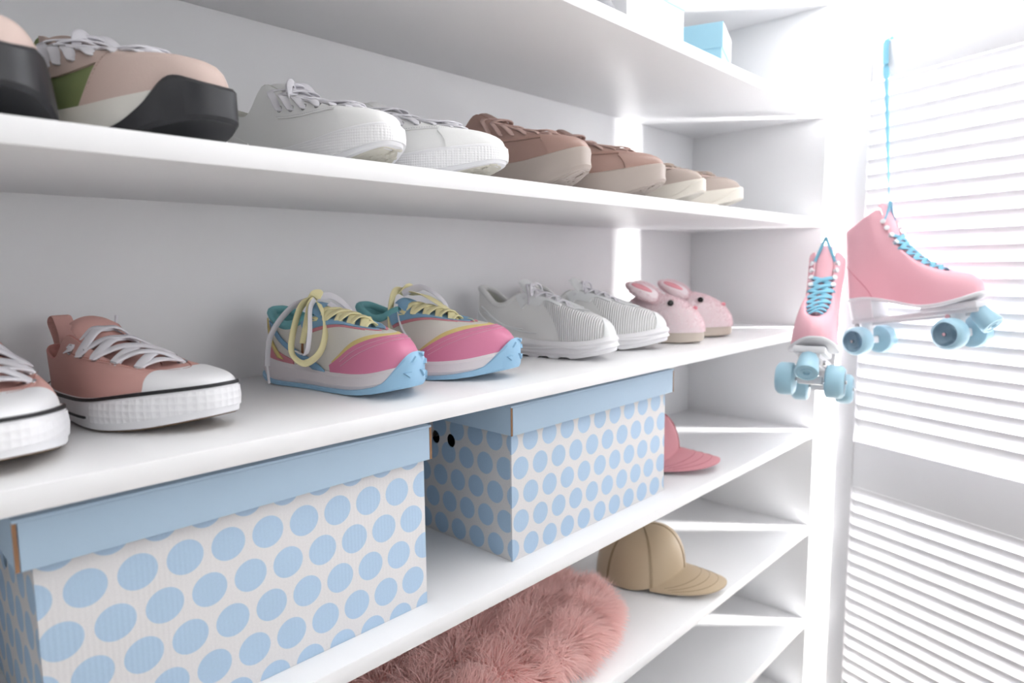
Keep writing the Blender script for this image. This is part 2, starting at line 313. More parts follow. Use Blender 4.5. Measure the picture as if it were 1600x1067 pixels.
# ------------------------------------------------------------------ shoes
def lerp(a, b, t): return a+(b-a)*t
class Shoe:
    """one shoe, heel at x=0, toe at +x, sole bottom at z=0; foot=+1 left, -1 right"""
    def __init__(s, P, root, foot=1, pre=''):
        s.rim = {}; s.P = P; s.root = root; s.foot = foot; s.L = P['L']
    def outline(s, t, off=0.0):
        P = s.P; L_ = s.L
        def pt(t):
            t = t % 1.0; side = 1 if t <= .5 else -1; tau = 2*t if t <= .5 else 2*(1-t)
            q = (1-math.cos(PI*tau))/2; r = max(0, math.sin(PI*tau))**P.get('blunt', .64)
            wd = prof(P['w'], q)*r
            c = s.foot*(.010*math.sin(PI*q*1.15)-.012*max(0, q-.62)/.38*1.0)*P.get('curve', 1)
            return Vector((q*L_, side*wd+c, 0)), q
        p, q = pt(t)
        if off:
            a, _ = pt(t-.004); b, _ = pt(t+.004); d = (b-a).normalized(); n = Vector((-d.y, d.x, 0))
            # loop runs +y side heel->toe, outward normal is +y there
            p = p+n*off
        return p, q
    def sole(s, name, lo, hi, rings, m, parent=None, notch=None, N=96, sharp=35):
        """lo/hi: functions of q; rings: [(height fraction, outward offset)]"""
        V = []; F = []; K = len(rings)
        for (f, off) in rings:
            for i in range(N):
                p, q = s.outline(i/N, off); a = lo(q); b = hi(q)
                z = a+(b-a)*f
                if notch and f <= notch[2] and (int(i*notch[0]/N*2) % 2): z += notch[1]*(1-sm(.68, .85, q))
                V.append((p.x, p.y, z))
        for j in range(K-1):
            for i in range(N): F.append((j*N+i, j*N+(i+1) % N, (j+1)*N+(i+1) % N, (j+1)*N+i))
        for base in (0, (K-1)*N):
            F.append((base, base+1, base+N-1))
            for i in range(1, N//2-1): F.append((base+i, base+i+1, base+N-i-1, base+N-i))
            F.append((base+N//2-1, base+N//2, base+N//2+1))
        return mk(name, V, F, m, parent or s.root, True, sharp=sharp)
    def inner(s, t):
        P = s.P; L_ = s.L; side = 1 if t <= .5 else -1; tau = 2*t if t <= .5 else 2*(1-t)
        g = (1-math.cos(PI*tau))/2; xn = lerp(P['xh'], P['xt'], g)
        r = max(0, math.sin(PI*tau))**.6
        wd = prof(P['wi'], xn)*r; z = prof(P['zi'], xn)
        c = s.foot*.006*P.get('curve', 1)
        return Vector((xn*L_, side*wd+c, z)), xn
    def S(s, t, v):
        P = s.P; t = t % 1.0
        p0, q = s.outline(t, -P.get('inset', .003)); zf = P['zf'](q)-.003; p0.z = zf
        p3, xn = s.inner(t); H = p3.z-zf
        k = sm(P.get('k0', .38), P.get('k1', .60), q)
        hz = prof(P['bulge'], q)
        c1 = Vector((p0.x, p0.y, zf+lerp(H*.35, hz, k))); 
        dv = p3-p0; dh = Vector((dv.x, dv.y, 0))
        c1 = c1-dh*.0+ (dh*-.02)
        a2 = p3-Vector((dv.x*.10, dv.y*.18, H*.38))          # collar style
        b2 = p3-Vector((dv.x*.55, dv.y*.62, P.get('crown', .006)))
        c2 = a2.lerp(b2, k)
        w1 = 1-v
        return p0*(w1**3)+c1*(3*w1*w1*v)+c2*(3*w1*v*v)+p3*(v**3)
    def N_(s, t, v):
        e = .004; v0 = min(max(v, .02), .98)
        a = s.S(t+e, v0)-s.S(t-e, v0); b = s.S(t, v0+.02)-s.S(t, v0-.02)
        n = b.cross(a)
        return n.normalized() if n.length > 1e-12 else Vector((0, 0, 1))
    def upper(s, name, m, m_in=None, th=.003, N=96, M_=18, vmax=1.0):
        V = []; F = []
        for j in range(M_+1):
            for i in range(N): V.append(s.S(i/N, vmax*j/M_))
        for j in range(M_):
            for i in range(N): F.append((j*N+i, j*N+(i+1) % N, (j+1)*N+(i+1) % N, (j+1)*N+i))
        # normals outward, then inner skin
        o = mk(name, V, F, m, s.root, True)
        me = o.data; 
        # rim roll + lining as part
        V2 = []; F2 = []
        R = [(0, 0), (.25, .0012), (.6, .0012), (1, 0), (1.02, -.006), (1.05, -.02), (1.05, -.035)]
        for (a, dz) in R:
            for i in range(N):
                p = s.S(i/N, vmax); p2, _ = s.inner(i/N); n = s.N_(i/N, .97)
                nn = Vector((n.x, n.y, 0)); nn = nn.normalized() if nn.length > 1e-3 else Vector((0, 0, 0))
                q = p-n*th*min(a, 1)+Vector((0, 0, dz if dz > 0 else 0)); 
                if dz < 0: q = q+Vector((-nn.x*.0015, -nn.y*.0015, max(dz, -(p.z-s.P['zf'](.3)-.004))))
                V2.append(q)
        K = len(R)
        for j in range(K-1):
            for i in range(N): F2.append((j*N+i, j*N+(i+1) % N, (j+1)*N+(i+1) % N, (j+1)*N+i))
        mk('lining', V2, F2, m_in or m, s.root, True)
        # insole closing the inside
        z = s.P['zf'](.3)+.002; V3 = []; 
        for i in range(N):
            p, q = s.outline(i/N, -.007); V3.append((p.x, p.y, z+.001))
        mk('insole', V3, [tuple(range(N))], m_in or m, s.root)
        return o
    def panel(s, name, t0, t1, vlo, vhi, m, off=.0012, nt=40, nv=8, parent=None, sink=.0012):
        """overlay panel on the upper between v curves over a range of t"""
        V = []; F = []
        f0 = vlo if callable(vlo) else (lambda t: vlo); f1 = vhi if callable(vhi) else (lambda t: vhi)
        W = nt+1; Hn = nv+1
        P_ = [[None]*Hn for _ in range(W)]
        top = []; bot = []
        for i in range(W):
            t = lerp(t0, t1, i/nt)
            for j in range(Hn):
                v = lerp(f0(t), f1(t), j/nv); p = s.S(t, v); n = s.N_(t, v)
                edge = i in (0, nt) or j in (0, nv)
                top.append(p+n*off); bot.append(p-n*sink)
        nV = len(top); V = top+bot
        for i in range(nt):
            for j in range(nv):
                a = i*Hn+j; b = (i+1)*Hn+j
                F.append((a, b, b+1, a+1)); F.append((nV+a, nV+a+1, nV+b+1, nV+b))
        for i in range(nt):
            for j in (0, nv):
                a = i*Hn+j; b = (i+1)*Hn+j; F.append((a, b, nV+b, nV+a))
        for j in range(nv):
            for i in (0, nt):
                a = i*Hn+j; F.append((a, a+1, nV+a+1, nV+a))
        return mk(name, V, F, m, parent or s.root, True, sharp=50)
    def v_at_x(s, t, x):
        """first v where the surface passes behind x (from the toe)"""
        lo, hi = 0, 1
        if s.S(t, 0).x <= x: return 0.0
        if s.S(t, 1).x >= x: return 1.0
        for _ in range(16):
            mid = (lo+hi)/2
            if s.S(t, mid).x > x: lo = mid
            else: hi = mid
        return hi
    def v_at_z(s, t, z):
        for k in range(51):
            if s.S(t, k/50).z >= z: return k/50
        return 1.0
    def t_inner(s, x, side):
        lo, hi = 0, .5
        for _ in range(20):
            mid = (lo+hi)/2; p, xn = s.inner(mid)
            if xn < x: lo = mid
            else: hi = mid
        return lo if side > 0 else 1-lo
    def throat_z(s, x): return prof(s.P['zi'], x)
    def tongue(s, m, x0=None, x1=None, rise=.012, wd=.040, th=.0035, up=.004, crown=.35, tip=.0, drop=.0):
        P = s.P; x0 = x0 or P['xt']+.03; x1 = x1 or P['xtop']-.02
        n = 16; V = []; F = []; pts = []
        for i in range(n+1):
            u = i/n; x = lerp(x0, x1, u); xx = min(x, P['xt']); z = s.throat_z(max(xx, P['xtop']))+up-.004*(1-sm(0, .2, u))*1.5+rise*sm(.65, 1, u)
            px = x*s.L
            pts.append(Vector((px, s.foot*.006*P.get('curve', 1), z)))
        K = 9
        for i, p in enumerate(pts):
            u = i/n; t = (pts[min(i+1, n)]-pts[max(i-1, 0)]).normalized(); side = Vector((0, 1, 0)); nn = t.cross(side); nn = nn if nn.z > 0 else -nn
            ww = (wd*(.62+.38*sm(0, .6, u)))*(1 if u < .93 else .8)
            for sgn in (1, -1):
                for j in range(K):
                    a = (j/(K-1)-.5)*2
                    V.append(p+side*(a*ww/2)+nn*(-crown*ww/2*a*a*.8+sgn*th/2*(1-.6*abs(a)**4)))
        R = 2*K
        for i in range(n):
            for j in range(K-1):
                F.append((i*R+j, i*R+j+1, (i+1)*R+j+1, (i+1)*R+j)); F.append((i*R+K+j, (i+1)*R+K+j, (i+1)*R+K+j+1, i*R+K+j+1))
            for j in (0, K-1): F.append((i*R+j, (i+1)*R+j, (i+1)*R+K+j, i*R+K+j))
        for i in (0, n):
            for j in range(K-1): F.append((i*R+j, i*R+j+1, i*R+K+j+1, i*R+K+j))
        return mk('tongue', V, F, m, s.root, True, sharp=60)
    def eyelet_pts(s, n, xa, xb, v=.90):
        out = []
        for i in range(n):
            x = lerp(xa, xb, i/(n-1)); row = []
            for side in (1, -1):
                t = s.t_inner(x, side); row.append((s.S(t, v), s.N_(t, v))); s.rim[tuple(row[-1][0])] = [s.S(t, lerp(v, 1, k))+s.N_(t, lerp(v, .97, k))*.0036 for k in (.4, .8)] if v < .75 else []
            out.append(row)
        return out
    def lace(s, ey, m, wd=.007, th=.0016, style='cross', lift=.006, bars_end=True):
        V = []; F = []
        def arc(a, b, h, wdt=wd):
            (p, n1), (q, n2) = a, b; mid = (p+q)/2; zt = s.throat_z(min(max(mid.x/s.L, s.P['xtop']), s.P['xt']))
            m1 = p.lerp(q, .28); m2 = p.lerp(q, .72)
            path = [p-n1*.002, p+n1*.0026]+s.rim.get(tuple(p), [])+[Vector((m1.x, m1.y, max(m1.z, zt)+h*.85)), Vector((mid.x, mid.y, max(mid.z, zt)+h)), Vector((m2.x, m2.y, max(m2.z, zt)+h*.85)), ]+s.rim.get(tuple(q), [])[::-1]+[q+n2*.0026, q-n2*.002]
            ribbon_geo(catmull(path, 4), wdt, th, lambda u: n1.lerp(n2, u)+Vector((.2, 0, 1)), V, F)
        n = len(ey)
        if style == 'cross':
            arc(ey[-1][0], ey[-1][1], lift*.7)
            for i in range(n-1):
                arc(ey[i][0], ey[i+1][1], lift+.0006); arc(ey[i][1], ey[i+1][0], lift+.0026)
        else:
            for i in range(n): arc(ey[i][0], ey[i][1], lift)
            for i in range(n-1): arc(ey[i][0], ey[i+1][1], lift*.4)
        return mk('laces', V, F, m, s.root, True, sharp=60)
    def eyelets(s, ey, m, r=.0042, name='eyelet'):
        me = None
        for row in ey:
            for (p, n) in row:
                if me is None:
                    V = []; F = []; A = 16; B = 6
                    for i in range(A):
                        for j in range(B):
                            a = 2*PI*i/A; b = 2*PI*j/B; rr = r+.0011*math.cos(b); V.append((rr*math.cos(a), rr*math.sin(a), .0011*math.sin(b)))
                    for i in range(A):
                        for j in range(B): F.append((i*B+j, ((i+1) % A)*B+j, ((i+1) % A)*B+(j+1) % B, i*B+(j+1) % B))
                    o = mk(name, V, F, m, s.root, True); me = o.data
                else: o = bpy.data.objects.new(name, me); C.objects.link(o); o.parent = s.root
                o.location = p+n*.0012; o.rotation_euler = n.to_track_quat('Z', 'Y').to_euler()
    def stitch(s, t0, t1, vf, m, off=.0016, n=70, name='stitching', r=.0004):
        """dashed seam as small raised stitches"""
        V = []; F = []
        for i in range(n):
            ta = lerp(t0, t1, i/n); tb = lerp(t0, t1, (i+.6)/n)
            a = s.S(ta, vf(ta))+s.N_(ta, vf(ta))*off; b = s.S(tb, vf(tb))+s.N_(tb, vf(tb))*off
            tube_geo([a, b], r, V, F, 4)
        return mk(name, V, F, m, s.root)
def bow(root, c, m, size=.03, wd=.006, th=.0014, yaw_=0, droop=.02, loops=True, ends=1, m_tip=None, nm='bow'):
    """tied bow: knot, two loops, two hanging ends"""
    V = []; F = []; c = Vector(c); R_ = Matrix.Rotation(yaw_, 3, 'Z')
    def tr_(pts): return [c+R_ @ Vector(p) for p in pts]
    if loops:
        for sg in (1, -1):
            ribbon_geo(catmull(tr_([(0, 0, 0), (size*.3, sg*size*.55, size*.25), (size*.45, sg*size*1.0, size*.0), (size*.55, sg*size*1.05, -droop*.8), (size*.5, sg*size*.7, -droop*.6), (size*.15, sg*size*.2, -.001)]), 6), wd, th, (1, 0, .3), V, F)
    for sg in (1, -1):
        ribbon_geo(catmull(tr_([(0, 0, 0), (-size*.1, sg*size*.5, size*.1), (size*.3, sg*size*1.0, -droop), (size*.35, sg*size*1.1*ends, -droop*1.9)]), 6), wd, th, (1, 0, .2), V, F)
    ribbon_geo(catmull(tr_([(-.004, -.004, -.002), (.002, -.005, .003), (.004, 0, .004), (.002, .005, .003), (-.004, .004, -.002)]), 5), wd*1.2, th*1.6, (0, 0, 1), V, F)
    return mk(nm, V, F, m, root, True, sharp=60)
def place_root(name, tip, alpha, L_, z, label, cat, group, lean=0):
    """empty at the heel; the toe tip sits at tip (x, y); alpha = degrees that the toe turns to +x from -y"""
    a = math.radians(-90+alpha); d = Vector((math.cos(a), math.sin(a), 0))
    r = empty(name, Vector((tip[0], tip[1], z))-d*L_, (0, 0, a)); tag(r, label, cat, group); return r

# ---- pink canvas sneakers -----------------------------------------------------
m_pcan = mat('pink_canvas', (216, 168, 160), .85, 'weave', 420, .25, var=.04, dist=.0004)
m_rub = mat('white_rubber', (238, 238, 241), .45, 'noise', 200, .04)
m_rubd = mat('rubber_toe_relief', (238, 238, 241), .45, 'voronoi', 150, 0.6, dist=.0022)
m_stripe = mat('black_rubber_stripe', (22, 22, 26), .5)
m_wlace = mat('white_cotton_lace', (230, 228, 234), .8, 'weave', 900, .4, dist=.0003)
def canvas_sneaker(tip, alpha, foot, z, label, near=False):
    L_ = .262
    r = place_root('canvas_sneaker', tip, alpha, L_, z, label, 'sneaker', 'pink canvas sneakers')
    hi = lambda q: prof([(0, .033), (.3, .029), (.55, .032), (.8, .041), (1, .047)], q)
    lo = lambda q: prof([(0, .002), (.3, .0015), (.62, .0005), (.8, .004), (1, .014)], q)
    P = dict(L=L_, w=[(0, .034), (.12, .037), (.35, .036), (.6, .046), (.78, .049), (.92, .046), (1, .042)], zf=hi, xh=.035, xt=.70, xtop=.30,
             wi=[(.03, .03), (.15, .030), (.30, .028), (.40, .027), (.6, .026), (.72, .023)],
             zi=[(.03, .074), (.12, .066), (.20, .064), (.30, .088), (.40, .083), (.50, .073), (.60, .063), (.70, .057)],
             bulge=[(0, .02), (.6, .018), (.8, .017), (1, .013)], crown=.0005, k0=.46, k1=.84)
    s = Shoe(P, r, foot)
    s.sole('outsole', lambda q: lo(q), lambda q: lo(q)+.003, [(0, -.004), (.5, -.0012), (1, -.0006)], mat('tan_outsole', (120, 95, 70), .6))
    so = s.sole('sole', lambda q: lo(q)+.002, hi, [(0, -.0004), (.04, .0008), (.5, .0022), (.96, .0008), (1, -.0006)], m_rub)
    # relief band round the toe, stripe along the top edge, short heel stripe
    def band(name, t0, t1, f0, f1, off, m, n=60):
        V = []; F = []
        for i in range(n+1):
            t = lerp(t0, t1, i/n)
            for f in (f0, (f0+f1)/2, f1):
                for o_ in (off, -.001):
                    ff = f(t) if callable(f) else f
                    p, q = s.outline(t, o_+.0022*math.sin(PI*min(max(ff, 0), 1))); V.append((p.x, p.y, lerp(lo(q)+.002, hi(q), ff)))
        for i in range(n):
            a = i*6; b = a+6
            F += [(a, b, b+2, a+2), (a+2, b+2, b+4, a+4), (a, a+1, b+1, b), (a+4, b+4, b+5, a+5)]
        F += [(0, 2, 3, 1), (2, 4, 5, 3), (n*6, n*6+1, n*6+3, n*6+2), (n*6+2, n*6+3, n*6+5, n*6+4)]
        return mk(name, V, F, m, r, True, sharp=50)
    band('toe_bumper', .28, .72, .22, .84, .0012, m_rubd)
    band('upper_stripe', .002, .998, .90, 1.0, .0013, m_stripe, 120)
    band('heel_stripe', .03, .27, .34, .42, .0012, m_stripe); band('heel_stripe', .73, .97, .34, .42, .0012, m_stripe)
    s.upper('upper', m_pcan, mat('pink_lining', (208, 146, 138), .9, 'weave', 350, .3))
    cap_x = .785*L_
    s.panel('toe_cap', .35, .65, 0.0, lambda t: min(.93, s.v_at_x(t, cap_x+.45*abs(t-.5)*L_*.3)), m_rub, .0016, nt=48, nv=10)
    # eyestay panel edge line
    for side in (1, -1):
        ta = s.t_inner(.30, side); tb = s.t_inner(.70, side)
        s.panel('eyestay', ta, tb, .70, 1.0, m_pcan, .0010, nt=30, nv=6)
        s.stitch(ta, tb, lambda t: .74, mat('rose_thread', (196, 132, 122), .8), n=60)
    s.tongue(m_pcan, rise=.014, wd=.05)
    ey = s.eyelet_pts(5, .335, .635, .80); s.eyelets(ey, m_metal, .0044)
    s.lace(ey, m_wlace, wd=.0105, th=.0026, style='cross', lift=.010)
    # heel pull tab and a stray lace end with aglet
    ribbon('heel_tab', [(.010, 0, .055), (.004, 0, .078), (-.006, 0, .098), (.004, 0, .105), (.014, 0, .090), (.018, 0, .070)], .020, .0016, m_pcan, r, (1, 0, 0), twist=None)
    if near: pass
    tube('lace_tip', [(.30*L_, foot*-.012, .080), (.285*L_, foot*-.02, .092), (.275*L_, foot*-.024, .106)], .0016, m_wlace, r)
    return r
canvas_sneaker((.106, .035), 8, 1, ZS['C'], 'pink canvas sneaker cut by the left edge of the frame')
canvas_sneaker((.250, .060), 14, -1, ZS['C'], 'whole pink canvas sneaker with pull tab up at the heel')

# ---- pastel chunky sneakers ---------------------------------------------------
m_pink = mat('pink_leather', (218, 130, 164), .42, 'leather', 700, .06); m_rose = mat('rose_suede', (216, 142, 152), .8)
m_sky = mat('sky_leather', (132, 176, 208), .5, 'leather', 600, .08); m_skyrub = mat('sky_rubber', (150, 192, 222), .5, 'noise', 90, .08)
m_teal = mat('teal_lining', (122, 188, 194), .75, 'noise', 300, .1); m_yel = mat('yellow_trim', (226, 206, 136), .55)
m_mesh = mat('cream_mesh', (226, 222, 214), .8, 'waveD', 260, .3, dist=.0005); m_ylace = mat('pale_yellow_lace', (242, 233, 184), .85, 'weave', 900, .4, dist=.0003)
m_cream = mat('off_white_midsole', (226, 220, 224), .5, 'noise', 60, .06, var=.02)
def pastel_sneaker(tip, alpha, foot, z, label, var):
    L_ = .262
    r = place_root('pastel_sneaker', tip, alpha, L_, z, label, 'sneaker', 'pastel chunky sneakers')
    hi = lambda q: prof([(0, .040), (.12, .034), (.3, .029), (.55, .026), (.8, .030), (1, .042)], q)
    lo = lambda q: prof([(0, .010), (.08, .003), (.2, .0005), (.62, .0005), (.8, .004), (1, .015)], q)
    P = dict(L=L_, w=[(0, .034), (.12, .037), (.35, .036), (.6, .045), (.78, .048), (.92, .045), (1, .040)], zf=hi, xh=.03, xt=.66, xtop=.36,
             wi=[(.03, .032), (.15, .034), (.30, .030), (.38, .023), (.5, .020), (.66, .016)],
             zi=[(.03, .098), (.10, .090), (.20, .080), (.28, .083), (.36, .094), (.5, .088), (.66, .078)],
             bulge=[(0, .02), (.5, .030), (.8, .036), (1, .034)], crown=-.004, k0=.42, k1=.76)
    s = Shoe(P, r, foot)
    s.sole('outsole', lo, lambda q: lo(q)+prof([(0, .006), (.6, .006), (.8, .008), (.9, .012), (.96, .027), (1, .042)], q), [(0, -.001), (0.0, .0025), (.12, .0052), (.9, .0052), (1, .003)], m_skyrub, notch=(26, .0035, .01), N=156)
    s.sole('midsole', lambda q: lo(q)+.005, hi, [(0, .001), (.3, .0035), (.55, .0018), (.8, .0022), (1, -.001)], m_cream)
    # raised tread chevrons on the toe wrap
    for (tt, zz_, ang, sz) in ((.455, .018, .5, .006), (.47, .030, -.3, .006), (.487, .020, .4, .007), (.51, .034, -.5, .006), (.53, .020, .2, .006), (.44, .013, 0, .005), (.49, .040, .2, .005)):
        p, q = s.outline(tt, .0052); n = (s.outline(tt, .01)[0]-s.outline(tt, 0)[0]).normalized(); b = n.cross(Vector((0, 0, 1)))
        zc = lo(q)+(zz_-.012)*1.1+.008
        tri = [(b*math.cos(ang+a)+Vector((0, 0, 1))*math.sin(ang+a))*sz for a in (0.1, 2.5, 4.0)]
        c = Vector((p.x, p.y, zc)); V = [c+v+n*-.001 for v in tri]+[c+v*.75+n*.0026 for v in tri]
        mk('tread_block', V, [(0, 1, 2), (3, 5, 4), (0, 3, 4, 1), (1, 4, 5, 2), (2, 5, 3, 0)], m_skyrub, r)
    s.upper('upper', m_mesh, m_teal, th=.006)
    # padded teal collar, seen inside and as a rolled rim
    V = []; F = []; n = 60; ring = []
    for i in range(n):
        u = i/n; t = lerp(-s.t_inner(.37, 1), s.t_inner(.37, 1), u); ring.append(s.S(t, .97)-s.N_(t, .95)*.003+Vector((0, 0, .003)))
    tube_geo(ring, .0062, V, F, 10); mk('collar', V, F, m_teal, r, True, sharp=60)
    # mudguard (pink), yellow piping under it
    gv = lambda t: .60-.55*(abs(t-.5)/.25)**2.6*.9
    g2 = lambda t: gv(t)*.86
    s.panel('yellow_trim', .268, .732, 0, lambda t: max(.03, gv(t)), m_yel, .0010, nt=60, nv=8)
    s.panel('mudguard', .262, .738, 0, lambda t: max(.02, g2(t)), m_pink, .0022, nt=60, nv=8)
    s.stitch(.29, .71, lambda t: max(.02, g2(t)-.06), mat('pale_thread', (235, 200, 215), .8), .0030, 110)
    s.stitch(.29, .71, lambda t: max(.02, g2(t)-.12), MATS['pale_thread'], .0030, 110)
    # heel counter and quarter stripes
    s.panel('heel_counter', -.17, .17, 0, lambda t: .16+.30*(1-(abs(t)/.17)**1.6), m_rose, .0016, nt=40)
    for side in (1, -1):
        f = (lambda a: a) if side > 0 else (lambda a: 1-a)
        s.panel('quarter_stripe', f(.125), f(.155), lambda t: .02, lambda t: .93, m_sky, .0016, nt=8, nv=18) if False else None
        # slanting blue stripe
        V = []; F = []; nn = 20
        for j in range(nn+1):
            v = lerp(.02, .93, j/nn)
            for k in (0, 1, 2):
                t = lerp(.235, .115, j/nn)+(k-1)*.016; t = f(t); p = s.S(t, v); q = s.N_(t, v); V.append(p+q*.0022 if k != 5 else p)
        for j in range(nn):
            for k in (0, 1): a = j*3+k; F.append((a, a+1, a+4, a+3))
        o = mk('quarter_stripe', V, F, m_sky, r, True); md = o.modifiers.new('solid', 'SOLIDIFY'); md.thickness = .0016; md.offset = 0
        V = []; F = []
        for j in range(nn+1):
            v = lerp(.12, .90, j/nn)
            for k in (0, 1, 2):
                t = lerp(.135, .065, j/nn)+(k-1)*.009; t = f(t); p = s.S(t, v); q = s.N_(t, v); V.append(p+q*.0022)
        for j in range(nn):
            for k in (0, 1): a = j*3+k; F.append((a, a+1, a+4, a+3))
        o = mk('yellow_stripe', V, F, m_yel, r, True); md = o.modifiers.new('solid', 'SOLIDIFY'); md.thickness = .0016; md.offset = 0
        ta = s.t_inner(.32, side); tb = s.t_inner(.655, side); tb2 = f(.5-.012)
        s.panel('rose_trim', ta, tb2, lambda t: .70 if abs(t-.5) > .1 else .74, 1.0, m_rose, .0010, nt=36)
        s.panel('eyestay', ta, tb2, lambda t: .755 if abs(t-.5) > .1 else .78, 1.0, m_sky, .0022, nt=36)
    s.tongue(m_sky, rise=.010, wd=.05, up=.006)
    ey = s.eyelet_pts(5, .385, .63, .90)
    s.lace(ey, m_ylace, wd=.0105, th=.0022, style='cross', lift=.010)
    kx = .34*L_ ; kz = .116
    V = []; F = []
    V2 = []; F2 = []
    def rb(pts, wd=.0095, hint=(1, 0, .2), white=False): ribbon_geo(catmull([Vector(p) for p in pts], 7), wd, .0016, hint, V2 if white else V, F2 if white else F)
    m_two = m_ylace
    if var == 0:
        sd = -foot*0-1  # towards the camera side is local -y (world -x)
        rb([(kx, 0, kz), (kx-.005, -.020, kz-.008), (kx+.004, -.045, kz-.040), (kx+.012, -.056, kz-.066), (kx+.030, -.052, kz-.078), (kx+.046, -.040, kz-.062), (kx+.038, -.022, kz-.030), (kx+.012, -.006, kz-.006)])
        rb([(kx, 0, kz), (kx-.02, -.022, kz-.010), (kx-.035, -.046, kz-.045), (kx-.034, -.056, kz-.085)], .008, white=True)
        rb([(kx, 0, kz), (kx+.008, -.018, kz-.006), (kx+.016, -.034, kz-.030), (kx+.014, -.040, kz-.055)], .009)
        rb([(kx+.002, -.004, kz), (kx+.014, -.024, kz-.012), (kx+.034, -.046, kz-.040), (kx+.032, -.052, kz-.066), (kx+.014, -.050, kz-.064)], .0075, white=True)
        rb([(kx, 0, kz), (kx+.010, .018, kz+.003), (kx+.02, .034, kz-.010), (kx+.04, .034, kz-.030), (kx+.05, .018, kz-.028), (kx+.02, .004, kz-.006)], white=True)
        rb([(kx-.006, -.007, kz-.004), (kx+.004, -.006, kz+.005), (kx+.006, .004, kz+.005), (kx-.004, .007, kz-.004)], .013)
        tube('lace_tip', [(kx-.034, -.056, kz-.085), (kx-.032, -.056, kz-.108)], .0018, m_wlace, r, k=0); tube('lace_tip', [(kx+.014, -.040, kz-.055), (kx+.013, -.040, kz-.070)], .0016, mat('brown_tip', (120, 80, 50), .5), r, k=0)
    else:
        rb([(kx, 0, kz+.004), (kx-.008, -.018, kz+.004), (kx-.006, -.032, kz-.030), (kx+.002, -.038, kz-.062)], .011)
        tube('lace_tip', [(kx+.002, -.038, kz-.062), (kx+.008, -.040, kz-.085)], .0017, mat('brown_tip', (120, 80, 50), .5), r, k=0)
        rb([(kx, -.010, kz+.002), (kx+.030, .004, kz+.010), (kx+.065, .008, kz-.015), (kx+.072, -.006, kz-.050), (kx+.050, -.030, kz-.062), (kx+.024, -.038, kz-.050), (kx+.006, -.026, kz-.02)], .011, white=True)
        rb([(kx, 0, kz+.002), (kx+.04, -.004, kz-.002), (kx+.085, .002, kz-.030), (kx+.10, -.012, kz-.048), (kx+.075, -.022, kz-.045), (kx+.045, -.012, kz-.018)], .011)
        rb([(kx+.06, .012, kz-.035), (kx+.10, .016, kz-.036), (kx+.125, -.002, kz-.045), (kx+.122, -.010, kz-.058), (kx+.09, -.006, kz-.056)], .010)
        rb([(kx-.004, -.008, kz), (kx+.006, -.004, kz+.009), (kx+.006, .006, kz+.008), (kx-.004, .008, kz)], .014)
    mk('bow', V, F, m_ylace, r, True, sharp=60); tag(mk('bow', V2, F2, m_wlace, r, True, sharp=60), 'white side of the two-tone lace')
    return r
pastel_sneaker((.500, .050), 15, 1, ZS['C'], 'left shoe of the pastel pair, lace bow hanging over its side', 0)
pastel_sneaker((.650, .050), 15, -1, ZS['C'], 'right shoe of the pastel pair, next to the white running shoes', 1)

